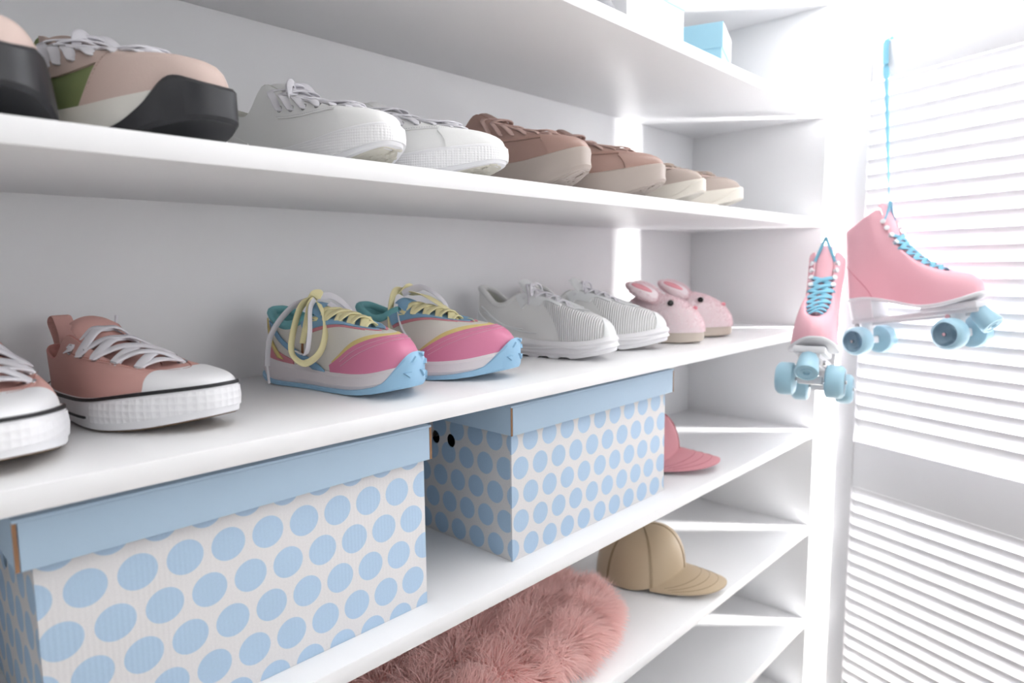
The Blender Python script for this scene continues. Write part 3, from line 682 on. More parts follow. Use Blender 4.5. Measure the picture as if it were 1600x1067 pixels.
# ---- white running shoes ------------------------------------------------------
m_run = mat('white_knit', (242, 242, 241), .75, 'weave', 500, .2, dist=.0004); m_rib = mat('ribbed_knit', (243, 243, 243), .7, 'waveX', 80, .9, dist=.0022)
m_runm = mat('white_foam', (240, 239, 242), .5); m_film = mat('white_film', (240, 242, 243), .35); m_grey = mat('grey_lining', (206, 206, 198), .9)
def running_shoe(tip, alpha, foot, z, label):
    L_ = .268
    r = place_root('running_shoe', tip, alpha, L_, z, label, 'sneaker', 'white running shoes')
    hi = lambda q: prof([(0, .046), (.1, .042), (.3, .034), (.55, .030), (.8, .032), (1, .042)], q)
    lo = lambda q: prof([(0, .010), (.08, .003), (.2, .0005), (.62, .0005), (.8, .004), (1, .016)], q)
    P = dict(L=L_, w=[(0, .034), (.12, .037), (.35, .035), (.6, .045), (.78, .048), (.92, .044), (1, .040)], zf=hi, xh=.02, xt=.64, xtop=.36,
             wi=[(.02, .030), (.15, .031), (.30, .028), (.38, .022), (.5, .017), (.64, .012)],
             zi=[(.02, .118), (.08, .110), (.18, .088), (.26, .090), (.36, .108), (.5, .098), (.64, .078)],
             bulge=[(0, .02), (.5, .030), (.8, .034), (1, .028)], crown=-.004, k0=.42, k1=.76)
    s = Shoe(P, r, foot)
    s.sole('outsole', lo, lambda q: lo(q)+.006, [(0, -.001), (.0, .0005), (.6, .0015), (1, .0010)], m_runm, notch=(20, .003, .01), N=160)
    s.sole('midsole', lambda q: lo(q)+.005, hi, [(0, .0005), (.2, .005), (.45, .002), (.7, .0045), (.92, .0020), (1, -.001)], m_runm, N=128)
    for sg in (1, -1):                                  # sculpted ridges moulded along the midsole
        for (a, b, f0, f1) in ((.05, .20, .55, .30), (.20, .33, .35, .62), (.10, .24, .80, .62), (.30, .42, .62, .42)):
            pts = []
            for i in range(13):
                t = lerp(a, b, i/12); t = t if sg > 0 else 1-t; p, q = s.outline(t, .0035); pts.append((p.x, p.y, lerp(lo(q)+.005, hi(q), lerp(f0, f1, sm(0, 1, i/12)))))
            tube('midsole_ridge', pts, lambda u: .0004+.0022*math.sin(PI*u), m_runm, r, k=2)
    s.upper('upper', m_run, m_grey, th=.006)
    V = []; F = []; n = 60; ring = []
    for i in range(n):
        u = i/n; t = lerp(-s.t_inner(.36, 1), s.t_inner(.36, 1), u); ring.append(s.S(t, .97)-s.N_(t, .95)*.003+Vector((0, 0, .002)))
    tube_geo(ring, .0055, V, F, 10); mk('collar', V, F, m_run, r, True, sharp=60)
    s.panel('toe_knit', .30, .70, .02, lambda t: .90, m_rib, .0010, nt=60, nv=14)
    s.panel('toe_guard', .425, .575, 0, lambda t: .42*(1-(abs(t-.5)/.075)**2)+.01, m_film, .0022, nt=30)
    s.panel('heel_counter', -.16, .16, 0, lambda t: .12+.42*(1-(abs(t)/.16)**1.5), m_film, .0016, nt=40)
    for side in (1, -1):
        ta = s.t_inner(.33, side); tb = s.t_inner(.63, side)
        s.panel('eyestay', ta, tb, lambda t: .70+.05*math.sin((t-ta)/(tb-ta)*PI*8), 1.0, m_film, .0030, nt=60)
        for (a, b, v0, v1) in ((.08, .22, .62, .30), (.10, .25, .50, .18)):
            pts = []
            for i in range(13):
                t = lerp(a, b, i/12); t = t if side > 0 else 1-t; v = lerp(v0, v1, sm(0, 1, i/12)); pts.append(s.S(t, v)+s.N_(t, v)*.0005)
            tube('side_piping', pts, .0013, m_film, r, k=2)
    s.tongue(m_film, rise=.020, wd=.05, up=.004)
    ey = s.eyelet_pts(5, .37, .61, .88); s.eyelets(ey, mat('eyelet_hole', (60, 60, 60), .6), .0012)
    s.lace(ey, m_wlace, wd=.0048, th=.0026, style='cross', lift=.007)
    bow(r, (.40*L_, 0, .120), m_wlace, .022, .0045, .0024, 0, .016)
    return r
running_shoe((.914, .050), 17, 1, ZS['C'], 'white running shoe next to the pastel pair')
running_shoe((1.068, .055), 17, -1, ZS['C'], 'white running shoe next to the pink bunny slippers')

# ---- bunny slippers -----------------------------------------------------------
m_plush = mat('pink_plush', (255, 240, 243), 1, 'noise', 500, .4, var=.04, sheen=.4); m_plushd = mat('deep_pink_plush', (242, 168, 178), 1, 'noise', 400, .3)
m_ssole = mat('slipper_sole', (212, 200, 188), .8, 'noise', 300, .1)
def hairs(name, pts, m, parent, length=.006, wd=.0007, bend=.5, seed=1, segs=2, clump=None):
    g = np.random.default_rng(seed); P = np.array([p for p, n in pts], dtype=float); N = np.array([n for p, n in pts], dtype=float); K = len(P)
    lg = length*(.6+.6*g.random(K))[:, None]; d = N+g.normal(0, .28, (K, 3)); d /= np.linalg.norm(d, axis=1)[:, None]
    g_ = clump(P, g) if clump is not None else g.normal(0, .2, (K, 3)); sd = np.cross(d, g.normal(0, 1, (K, 3))); sd /= np.linalg.norm(sd, axis=1)[:, None]
    rows = []; cur = P.copy(); dd = d.copy()
    for k in range(segs+1):
        u = k/segs; ww = wd*(1-u**1.5)
        if k < segs: rows += [cur-sd*ww/2, cur+sd*ww/2]
        else: rows += [cur]
        dd = dd+g_*bend/segs; dd /= np.linalg.norm(dd, axis=1)[:, None]; cur = cur+dd*lg/segs
    nv = 2*segs+1; V = np.stack(rows, 1).reshape(-1, 3)
    me = bpy.data.meshes.new(name); base = (np.arange(K)*nv)[:, None]
    q = []; 
    for k in range(segs-1): q.append(np.concatenate([base+2*k, base+2*k+1, base+2*k+3, base+2*k+2], 1))
    tri = np.concatenate([base+2*segs-2, base+2*segs-1, base+2*segs], 1)
    quads = np.concatenate(q, 0) if q else np.zeros((0, 4), int)
    me.vertices.add(len(V)); me.vertices.foreach_set('co', V.astype(np.float32).ravel())
    loops = np.concatenate([quads.ravel(), tri.ravel()]); nq = len(quads); ntr = len(tri)
    me.loops.add(len(loops)); me.loops.foreach_set('vertex_index', loops.astype(np.int32))
    me.polygons.add(nq+ntr); st = np.concatenate([np.arange(nq)*4, nq*4+np.arange(ntr)*3]); me.polygons.foreach_set('loop_start', st.astype(np.int32))
    me.update(calc_edges=True); me.validate(); me.materials.append(m); me.shade_smooth()
    o = bpy.data.objects.new(name, me); C.objects.link(o); o.parent = parent; o['kind'] = 'stuff'; return o
def translucent(m, f):
    nt = m.node_tree; b = nt.nodes['Principled BSDF']; out = [n for n in nt.nodes if n.type == 'OUTPUT_MATERIAL'][0]
    t = nt.nodes.new('ShaderNodeBsdfTranslucent'); t.inputs[0].default_value = b.inputs['Base Color'].default_value
    mx = nt.nodes.new('ShaderNodeMixShader'); mx.inputs[0].default_value = f
    nt.links.new(b.outputs[0], mx.inputs[1]); nt.links.new(t.outputs[0], mx.inputs[2]); nt.links.new(mx.outputs[0], out.inputs[0])
m_pile = mat('pink_pile_fibre', (255, 234, 238), .9); translucent(m_pile, .45)
def ellipsoid(name, c, rad, m, parent, rot=(0, 0, 0), n=24, bendf=None):
    V = []; F = []; R_ = Euler(rot).to_matrix(); k = n//2
    for j in range(k+1):
        for i in range(n):
            a = 2*PI*i/n; b = -PI/2+PI*j/k; p = Vector((rad[0]*math.cos(b)*math.cos(a), rad[1]*math.cos(b)*math.sin(a), rad[2]*math.sin(b)))
            if bendf: p = bendf(p)
            V.append(R_ @ p+Vector(c))
    for j in range(k):
        for i in range(n): F.append((j*n+i, j*n+(i+1) % n, (j+1)*n+(i+1) % n, (j+1)*n+i))
    return mk(name, V, F, m, parent, True)
def bunny_slipper(tip, alpha, foot, z, label, seed):
    L_ = .258
    r = place_root('bunny_slipper', tip, alpha, L_, z, label, 'slipper', 'pink bunny slippers')
    hi = lambda q: .022+.004*q; lo = lambda q: prof([(0, .0005), (.7, .0005), (1, .004)], q)
    P = dict(L=L_, w=[(0, .038), (.15, .041), (.4, .040), (.65, .048), (.8, .051), (.92, .048), (1, .044)], zf=hi, xh=.05, xt=.46, xtop=.2, inset=.002, curve=.6,
             wi=[(.05, .026), (.2, .027), (.4, .026), (.46, .024)], zi=[(.05, .058), (.15, .054), (.3, .062), (.46, .092)],
             bulge=[(0, .02), (.5, .035), (.8, .050), (1, .046)], crown=-.016, k0=.30, k1=.58)
    s = Shoe(P, r, foot)
    s.sole('sole', lo, hi, [(0, -.008), (.12, -.003), (.5, -.002), (1, -.004)], m_ssole)
    s.upper('upper', m_plush, m_plushd, th=.008)
    g = random.Random(seed); pts = []
    for i in range(26000):
        t = g.random(); v = g.random()*.99+.005; p = s.S(t, v); n = s.N_(t, v); pts.append((p, n))
    hairs('plush_pile', pts, m_pile, r, .0042, .0007, .6, seed)
    for sg in (1, -1):
        er = (math.radians(-sg*38), math.radians(24), math.radians(-sg*16)); c = Vector((.53*L_, sg*.031, .103))
        # ears lie back along the instep
        def bf(p): return Vector((p.x, p.y*(1+.25*p.x/.036), p.z))
        e = ellipsoid('ear', c, (.036, .021, .010), m_plush, r, er, bendf=bf)
        R_ = Euler(er).to_matrix(); ellipsoid('ear_lining', c+R_ @ Vector((-.004, 0, .0055)), (.024, .009, .0068), m_plushd, e, er)
        pp = []
        for i in range(3500):
            a = g.random()*2*PI; b = math.asin(g.random()*2-1); n = Vector((math.cos(b)*math.cos(a), math.cos(b)*math.sin(a), math.sin(b)))
            if n.z > .55 and abs(n.y) < .5: continue
            pp.append((R_ @ bf(Vector((.036*n.x, .021*n.y, .010*n.z)))+c, R_ @ n))
        hairs('plush_pile', pp, m_pile, e, .004, .0007, .5, seed+5)
        t = .5-sg*.105; p = s.S(t, .52); n = s.N_(t, .52); ellipsoid('eye', p+n*.003, (.0062, .0062, .0062), m_black, r)
    p = s.S(.5, .36); n = s.N_(.5, .36); ellipsoid('nose', p+n*.003, (.005, .0055, .004), mat('nose_pink', (240, 150, 164), .8), r)
    return r
bunny_slipper((1.222, .052), 22, 1, ZS['C'], 'pink bunny slipper in front, overlapping its twin', 3)
bunny_slipper((1.358, .060), 22, -1, ZS['C'], 'pink bunny slipper behind, nearest the end panel', 4)

# ---- shoes on the upper shelf --------------------------------------------------
def shelf_sneaker(name, tip, alpha, foot, z, label, cat, group, c):
    """c: dict of sizes and materials"""
    L_ = c.get('L', .265)
    r = place_root(name, tip, alpha, L_, z, label, cat, group)
    hi = lambda q: prof(c['hi'], q); lo = lambda q: prof(c['lo'], q)
    P = dict(L=L_, w=c.get('w', [(0, .034), (.12, .037), (.35, .036), (.6, .046), (.78, .049), (.92, .046), (1, .042)]), zf=hi, xh=.03, xt=c.get('xt', .68), xtop=.33,
             wi=c.get('wi', [(.03, .031), (.15, .031), (.30, .028), (.40, .026), (.68, .022)]), zi=c['zi'], bulge=c['bulge'], crown=c.get('crown', -.003), k0=.48, k1=.86)
    s = Shoe(P, r, foot)
    if 'wrap' in c:
        s.sole('outsole', lo, lambda q: lo(q)+prof(c['wrap'], q), c.get('orings', [(0, -.001), (0, .0025), (.12, .0055), (.9, .0050), (1, .002)]), c['outsole'], notch=c.get('notch'), N=144)
        s.sole('midsole', lambda q: lo(q)+.004, hi, [(0, .0005), (.3, .003), (.7, .002), (1, -.001)], c['midsole'])
    else:
        s.sole('sole', lambda q: lo(q)+.002, hi, c.get('rings', [(0, -.003), (.03, 0), (.5, .0022), (.95, .001), (1, -.0008)]), c['midsole'])
        s.sole('outsole', lo, lambda q: lo(q)+.0035, [(0, -.010), (.0, -.006), (.9, -.0055), (1, -.005)], c['outsole'])
    if c.get('tread'):                                   # tread bars under the toe, proud of the outsole
        k = 0
        for q0 in [.995-.026*i for i in range(8)]:
            for yy in (-.028, -.014, 0, .014, .028):
                q1 = q0-abs(yy)*1.0; zc = lo(q1)-.0012*0; x = q1*L_-.006
                hw = prof(P['w'], q1)*max(0, math.sin(math.acos(max(-1, 1-2*q1))))**.64
                if abs(yy) > hw-.012: continue
                o = box('tread_bar', -.0022, .0022, -.0055, .0055, -.0009, .0009, c['outsole'], r, .0004)
                slope = (lo(q1+.01)-lo(q1-.01))/(.02*L_)
                o.location = (x, yy-foot*.004, zc+.0002); o.rotation_euler = (0, -math.atan(slope), math.radians(35 if (k % 2) else -35)); k += 1
    if c.get('band'):
        V = []; F = []; n = 70
        for i in range(n+1):
            t = lerp(.27, .73, i/n)
            for f in (.20, .5, .86):
                for o_ in (.0026, -.001):
                    p, q = s.outline(t, o_+.0016*math.sin(PI*f)); V.append((p.x, p.y, lerp(lo(q)+.002, hi(q), f)))
        for i in range(n):
            a = i*6; b = a+6; F += [(a, b, b+2, a+2), (a+2, b+2, b+4, a+4), (a, a+1, b+1, b), (a+4, b+4, b+5, a+5)]
        F += [(0, 2, 3, 1), (2, 4, 5, 3), (n*6, n*6+1, n*6+3, n*6+2), (n*6+2, n*6+3, n*6+5, n*6+4)]
        mk('toe_bumper', V, F, c['band'], r, True, sharp=50)
    s.upper('upper', c['upper'], c.get('lining'), th=c.get('th', .004))
    if c.get('toe_seam'):
        s.panel('toe_cap', .355, .645, 0.0, lambda t: min(.95, s.v_at_x(t, (.78-.2*abs(t-.5))*L_)), c.get('toe_mat', c['upper']), .0022, nt=48, nv=10)
    if c.get('guard'):
        gv = lambda t: c.get('gh', .72)*(1-(abs(t-.5)/.205)**3.6)
        s.panel('mudguard', .297, .703, 0, lambda t: max(.02, gv(t)), c['guard'], .0020, nt=60, nv=8)
        s.stitch(.31, .69, lambda t: max(.02, gv(t)-.05), c['thread'], .0028, 90)
    if c.get('quarter'):
        s.panel('quarter_panel', .10, .26, 0.0, .62, c['quarter'], .0012, nt=24); s.panel('quarter_panel', .74, .90, 0.0, .62, c['quarter'], .0012, nt=24)
    if c.get('heelc'): s.panel('heel_counter', -.15, .15, 0, lambda t: .30+.45*(1-(abs(t)/.15)**1.6), c['heelc'], .0014, nt=40)
    for side in (1, -1):
        ta = s.t_inner(.325, side); tb = s.t_inner(P['xt']-.01, side)
        s.panel('eyestay', ta, tb, c.get('ev', .50), 1.0, c['eyestay'], .0020, nt=36)
        if c.get('thread') and not c.get('guard'): s.stitch(ta, tb, lambda t: c.get('ev', .50)+.03, c['thread'], .0020, 50)
    s.tongue(c['tongue'], rise=.002, wd=.05, up=.004)
    ey = s.eyelet_pts(c.get('ne', 6), .36, P['xt']-.045, c.get('evv', .64))
    if c.get('eye'): s.eyelets(ey, c['eye'], .0036)
    s.lace(ey, c['lace'], wd=c.get('lw', .0085), th=.0022, style='cross', lift=.008)
    if c.get('bow'): bow(r, (.42*L_, 0, prof(c['zi'], .42)+.008), c['lace'], .019, c.get('lw', .0085)*.9, .0018, 0, .018)
    if c.get('tab'): ribbon('heel_tab', [(.012, 0, c['zi'][0][1]-.02), (.002, 0, c['zi'][0][1]+.002), (-.004, 0, c['zi'][0][1]+.016), (.006, 0, c['zi'][0][1]+.018), (.014, 0, c['zi'][0][1]+.004)], .018, .002, c['heelc'] or c['upper'], r, (1, 0, 0))
    return r
blk = mat('black_rubber', (30, 31, 36), .45, 'noise', 60, .1); bsuede = mat('beige_suede', (200, 180, 172), .9, 'noise', 500, .2, var=.05)
green = mat('olive_green_suede', (128, 142, 96), .9, 'noise', 500, .2, var=.05); offw = mat('off_white_foam', (214, 212, 206), .6)
pale_th = mat('beige_thread', (176, 152, 142), .8)
gcfg = dict(L=.275, hi=[(0, .050), (.3, .042), (.6, .034), (.8, .040), (1, .052)], lo=[(0, .010), (.1, .002), (.62, .0005), (.8, .006), (1, .022)],
    wrap=[(0, .012), (.5, .010), (.78, .010), (.86, .022), (.93, .040), (1, .031)], outsole=blk, midsole=offw, upper=green, lining=bsuede, notch=(16, .005, .01),
    zi=[(.03, .105), (.12, .094), (.20, .088), (.30, .112), (.40, .105), (.50, .092), (.60, .083), (.68, .079)], bulge=[(0, .02), (.5, .030), (.8, .036), (1, .034)],
    guard=bsuede, gh=.84, thread=pale_th, eyestay=bsuede, ev=.46, heelc=bsuede, tongue=bsuede, lace=m_wlace, lw=.010, bow=True)
shelf_sneaker('chunky_sneaker', (.116, .020), 10, 1, ZS['B'], 'black-toed beige sneaker cut by the left edge on the upper shelf', 'sneaker', 'green and beige chunky sneakers', gcfg)
shelf_sneaker('chunky_sneaker', (.244, .024), 14, -1, ZS['B'], 'whole green and beige sneaker with thick black toe sole', 'sneaker', 'green and beige chunky sneakers', gcfg)
wl = mat('white_leather', (242, 242, 242), .5, 'leather', 500, .05); wth = mat('white_thread', (205, 205, 208), .8)
wband = mat('white_dimpled_rubber', (240, 240, 242), .45, 'voronoi', 330, .7, dist=.0012); wout = mat('cream_outsole', (214, 210, 198), .7, 'noise', 60, .1)
wcfg = dict(L=.265, hi=[(0, .036), (.3, .031), (.6, .034), (.8, .040), (1, .046)], lo=[(0, .004), (.3, .0005), (.62, .0005), (.8, .006), (1, .020)],
    outsole=wout, midsole=m_rub, band=wband, tread=True, upper=wl, lining=m_grey,
    zi=[(.03, .090), (.12, .078), (.20, .076), (.30, .106), (.40, .098), (.50, .084), (.60, .072), (.68, .066)], crown=.0, bulge=[(0, .02), (.5, .022), (.8, .022), (1, .018)],
    toe_seam=True, thread=wth, eyestay=wl, ev=.48, heelc=wl, tongue=wl, lace=m_wlace, lw=.0095, eye=m_metal)
shelf_sneaker('leather_sneaker', (.462, .024), 18, 1, ZS['B'], 'white lace-up sneaker next to the black-toed green sneaker', 'sneaker', 'white leather sneakers', dict(wcfg, bow=True))
shelf_sneaker('leather_sneaker', (.606, .024), 18, -1, ZS['B'], 'white lace-up sneaker next to the brown platform shoes', 'sneaker', 'white leather sneakers', wcfg)
brn = mat('tan_brown_leather', (170, 138, 128), .40, 'leather', 500, .08, var=.03); brd = mat('brown_lining', (140, 100, 88), .8); taupe = mat('taupe_rubber', (178, 166, 158), .5, 'noise', 40, .1)
blace = mat('dusty_pink_lace', (198, 168, 160), .85, 'weave', 900, .4, dist=.0003); bth = mat('brown_thread', (196, 150, 134), .8)
bcfg = dict(L=.262, hi=[(0, .052), (.3, .046), (.6, .046), (.8, .052), (1, .062)], lo=[(0, .006), (.15, .0005), (.62, .0005), (.8, .008), (1, .028)],
    outsole=taupe, midsole=taupe, tread=True, rings=[(0, -.004), (.05, .001), (.2, .0035), (.45, .0022), (.8, .0030), (.97, .0018), (1, -.0008)], upper=brn, lining=brd,
    zi=[(.03, .108), (.12, .098), (.20, .098), (.30, .124), (.40, .116), (.50, .100), (.60, .088), (.68, .082)], crown=.0, bulge=[(0, .02), (.5, .022), (.8, .022), (1, .019)],
    toe_seam=True, thread=bth, eyestay=brn, ev=.48, heelc=brd, tongue=brn, lace=blace, lw=.0075, tab=True, ne=6)
shelf_sneaker('platform_sneaker', (.803, .024), 18, 1, ZS['B'], 'brown leather platform sneaker with taupe sole, nearer the white sneakers', 'sneaker', 'brown platform sneakers', bcfg)
shelf_sneaker('platform_sneaker', (.998, .024), 18, -1, ZS['B'], 'brown leather platform sneaker with taupe sole, beside the beige sneakers', 'sneaker', 'brown platform sneakers', bcfg)
bm_ = mat('taupe_mesh', (170, 156, 148), .85, 'weave', 400, .3, dist=.0004); crm = mat('cream_foam', (226, 220, 210), .6, 'noise', 60, .1, var=.05); red = mat('dark_red_trim', (120, 40, 46), .6)
ecfg = dict(L=.262, hi=[(0, .046), (.3, .038), (.6, .034), (.8, .038), (1, .046)], lo=[(0, .006), (.15, .0005), (.62, .0005), (.8, .006), (1, .022)],
    wrap=[(0, .010), (.6, .008), (.85, .010), (.94, .020), (1, .026)], outsole=crm, midsole=crm, tread=True, notch=(20, .004, .01), upper=bm_, lining=bsuede,
    zi=[(.03, .094), (.12, .082), (.20, .078), (.30, .096), (.45, .088), (.60, .074), (.68, .068)], bulge=[(0, .02), (.5, .024), (.8, .024), (1, .020)], crown=.0,
    guard=mat('taupe_suede', (190, 176, 168), .9, 'noise', 500, .2), gh=.55, thread=pale_th, eyestay=bsuede, ev=.5, heelc=red, quarter=red, tongue=bm_, lace=mat('beige_lace', (196, 178, 166), .85), lw=.007, ne=6)
shelf_sneaker('trail_sneaker', (1.148, .024), 20, 1, ZS['B'], 'beige sneaker with red side patch next to the brown platforms', 'sneaker', 'beige sneakers', ecfg)
shelf_sneaker('trail_sneaker', (1.302, .026), 20, -1, ZS['B'], 'beige sneaker last in the upper row of shoes', 'sneaker', 'beige sneakers', ecfg)

# ---- roller skates --------------------------------------------------------------
m_sk = mat('pink_skate_leather', (243, 186, 198), .42, 'leather', 500, .05); m_skd = mat('pink_seam', (206, 120, 140), .6); m_skin = mat('skate_lining', (236, 214, 216), .8)
m_wp = mat('white_plate', (232, 232, 236), .35); m_whl = mat('blue_wheel', (166, 206, 224), .35); m_hub = mat('blue_grey_hub', (104, 150, 180), .4)
m_bl = mat('sky_blue_lace', (136, 200, 226), .7, 'weave', 900, .4, dist=.0003); m_hook = mat('white_hook', (236, 236, 240), .3)
def quad_skate(loc, rot, foot, label, top_lace):
    L_ = .286
    r = empty('roller_skate', loc, rot); tag(r, label, 'roller skate', 'hanging pink roller skates')
    bot = lambda q: prof([(0, .046), (.2, .044), (.4, .030), (.6, .014), (.75, .012), (.9, .018), (1, .026)], q)
    hi = lambda q: bot(q)+.007
    P = dict(L=L_, w=[(0, .031), (.12, .034), (.35, .033), (.6, .043), (.78, .046), (.92, .043), (1, .038)], zf=hi, xh=.03, xt=.74, xtop=.36, inset=.001,
             wi=[(.03, .030), (.15, .036), (.30, .034), (.36, .021), (.42, .018), (.55, .019), (.74, .016)],
             zi=[(.03, .200), (.15, .208), (.30, .226), (.36, .232), (.395, .200), (.43, .165), (.48, .138), (.56, .112), (.65, .092), (.74, .078)],
             bulge=[(0, .03), (.3, .05), (.6, .040), (.8, .034), (1, .036)], crown=-.002, k0=.44, k1=.66, curve=.6)
    s = Shoe(P, r, foot)
    s.sole('welt_sole', bot, hi, [(0, .000), (.1, .002), (.5, .0035), (.9, .003), (1, .001)], m_wp)
    s.upper('boot', m_sk, m_skin, th=.004, M_=26)
    # stacked heel
    V = []; F = []; n = 24
    for (zf_, off) in ((0, -.003), (1, .0)):
        for i in range(n+1):
            t = lerp(-.16, .16, i/n); p, q = s.outline(t % 1, off); V.append((p.x, p.y, lerp(.004, bot(q)+.0005, zf_)))
    for i in range(n): F.append((i, i+1, n+2+i, n+1+i))
    F.append((0, n, 2*n+1, n+1)); F.append(tuple(range(n+1))); F.append(tuple(range(n+1, 2*n+2)))
    mk('heel_block', V, F, m_wp, r, True, sharp=35)
    pb = box('plate', .010, L_-.010, -.019, .019, -.006, .004, m_wp, r, .002)
    box('plate_rib', .02, L_-.02, -.006, .006, -.012, -.006, m_wp, pb, .001)
    box('toe_pad', L_*.60, L_-.006, -.028, .028, .002, .016, m_wp, r, .004)
    for xx in (.06, .74):
        tk = lathe('truck', [(.017, 0), (.015, -.010), (.009, -.016), (.008, -.030)], m_wp, r, 20, loc=(xx*L_+.02, 0, -.004))
        x_ = xx*L_+(.022 if xx > .5 else .02)
        tube('axle', [(x_, -.062, -.044), (x_, .062, -.044)], .0035, m_metal, tk, k=0)
        box('hanger', x_-.008, x_+.008, -.022, .022, -.052, -.036, m_wp, tk, .003)
        lathe('bolt', [(.005, 0), (.005, .004), (.0025, .005)], m_metal, tk, 8, axis='Y', loc=(x_-.012, .019, -.010)); lathe('bolt', [(.005, 0), (.005, .004), (.0025, .005)], m_metal, tk, 8, axis='Y', loc=(x_-.012, -.0235, -.010))
        for sg in (1, -1):
            rr = .031; y0 = sg*.026
            wprof = [(.008, 0), (rr-.006, 0), (rr-.001, .003), (rr, .008), (rr, .024), (rr-.002, .029), (rr-.007, .033), (.0225, .0325)]
            wh = lathe('wheel', [(a, sg*b) for a, b in wprof], m_whl, r, 36, axis='Y', loc=(x_, y0, -.044))
            lathe('hub', [(.0225, sg*.0325), (.0205, sg*.028), (.012, sg*.019), (.0095, sg*.0185)], m_hub, wh, 30, axis='Y', loc=(x_, y0, -.044))
            lathe('bearing', [(.0115, sg*.018), (.0115, sg*.023), (.0085, sg*.0235), (.006, sg*.021), (.0045, sg*.030), (.001, sg*.031)], m_metal, wh, 20, axis='Y', loc=(x_, y0, -.044))
    R_ = Matrix.Rotation(math.radians(180-38), 3, 'Y')
    ts = lathe('toe_stop', [(.016, 0), (.017, .006), (.0205, .036), (.020, .040), (.016, .0405), (.0155, .039), (.010, .039), (.0095, .0405), (.006, .0405), (.005, .036), (0.0, .036)], m_whl, r, 32, rot=R_, loc=(L_-.020, 0, -.004))
    # seams on the boot
    for sg in (1, -1):
        pts = []
        for i in range(20):
            u = i/19; t = lerp(.02, .165, u); v = .52*(math.cos(u*PI/2))**.8; t = t if sg > 0 else 1-t; pts.append(s.S(t, v)+s.N_(t, v)*.0003)
        tube('counter_seam', pts, .0008, m_skd, r, k=2)
        s.panel('eyestay', s.t_inner(.365, sg), s.t_inner(.735, sg), .86, 1.0, m_sk, .0012, nt=50)
    s.tongue(m_sk, x0=.76, x1=.345, rise=.012, wd=.034, up=.003)
    # eyelets low down, hooks near the top; evenly spaced along the throat curve
    xs = [.372, .390, .410, .433, .465, .505, .55, .60, .65, .70]
    ey = []
    for x in xs: ey.append([(s.S(s.t_inner(x, sd), .91), s.N_(s.t_inner(x, sd), .91)) for sd in (1, -1)])
    for row in ey[:4]:
        for (p, n) in row: lathe('lace_hook', [(.0040, -.002), (.0030, .002), (.0055, .005), (.0050, .0065), (.001, .007)], m_hook, r, 14, rot=n.to_track_quat('Z', 'Y').to_matrix(), loc=p)
    V = []; F = []
    def arc(a, b, h, wdt=.0088):
        (p, n1), (q, n2) = a, b; mid = (p+q)/2; o_ = (n1+n2).normalized()
        ribbon_geo(catmull([p-n1*.002, p+n1*.003, mid+o_*h, q+n2*.003, q-n2*.002], 6), wdt, .002, lambda u: o_, V, F)
    arc(ey[-1][0], ey[-1][1], .006)
    for i in range(2, len(ey)-1): arc(ey[i][0], ey[i+1][1], .0085); arc(ey[i][1], ey[i+1][0], .0065)
    mk('laces', V, F, m_bl, r, True, sharp=60)
    return r, s, ey
def lace_run(name, pts, wd, m, parent, th=.0016, hint=(1, 0, 0), tw=None):
    V = []; F = []; ribbon_geo(catmull(pts, 10), wd, th, hint, V, F, tw); return mk(name, V, F, m, parent, True, sharp=60)
def skate_rot(d, pitch_deg): return Euler((0, 0, 0)).to_matrix()
ang = math.atan2(DR.y, DR.x)
def hang(label, heel, azim, pitch_deg, foot, roll_deg=0):
    Rm = Matrix.Rotation(azim, 3, 'Z') @ Matrix.Rotation(math.radians(-pitch_deg), 3, 'Y') @ Matrix.Rotation(math.radians(roll_deg), 3, 'X')
    r, s, ey = quad_skate(Vector(heel), Rm.to_euler(), foot, label, None)
    return r, s, ey, Rm
rs, sR, eyR, RmR = hang('pink roller skate seen from its side against the louvered screen', (1.629, -.101, EYE-.134), ang, 9.5, 1)
ls, sL, eyL, RmL = hang('pink roller skate pointing its toe stop towards the viewer', (1.502, -.088, EYE-.227), math.radians(192), 13, -1)
def wpt(r, Rm, p): return Vector(r.location)+Rm @ Vector(p)
inv = lambda r, Rm, P_: Rm.transposed() @ (Vector(P_)-Vector(r.location))
# lace of the side-on skate: up in front of the screen and over its top rail
a0 = wpt(rs, RmR, eyR[0][0][0]); a1 = wpt(rs, RmR, eyR[0][1][0]); am = (a0+a1)/2
def on_screen(sv, off, z): q = P0+DR*sv+NR*off; return Vector((q.x, q.y, z))
topf = on_screen(.082, .018, ZT-.02); path = [am+Vector((0, 0, -.004)), am.lerp(topf, .2)+Vector((0, 0, .0)), am.lerp(topf, .5), am.lerp(topf, .8), topf, on_screen(.082, .012, ZT+.003), on_screen(.080, -.012, ZT+.003), on_screen(.070, -.018, ZT-.04)]
lace_run('hanging_lace', [inv(rs, RmR, p) for p in path], lambda u: .013 if u > .45 else .008, m_bl, rs, hint=inv(rs, RmR, rs.location+NR), tw=lambda u: 2.2*math.sin(u*4) if u < .5 else 0)
for q in (a0, a1): lace_run('lace_strand', [inv(rs, RmR, q), inv(rs, RmR, q.lerp(am, .6)+Vector((0, 0, .02))), inv(rs, RmR, am+Vector((0, 0, .045)))], .005, m_bl, rs, hint=(0, 1, 0))
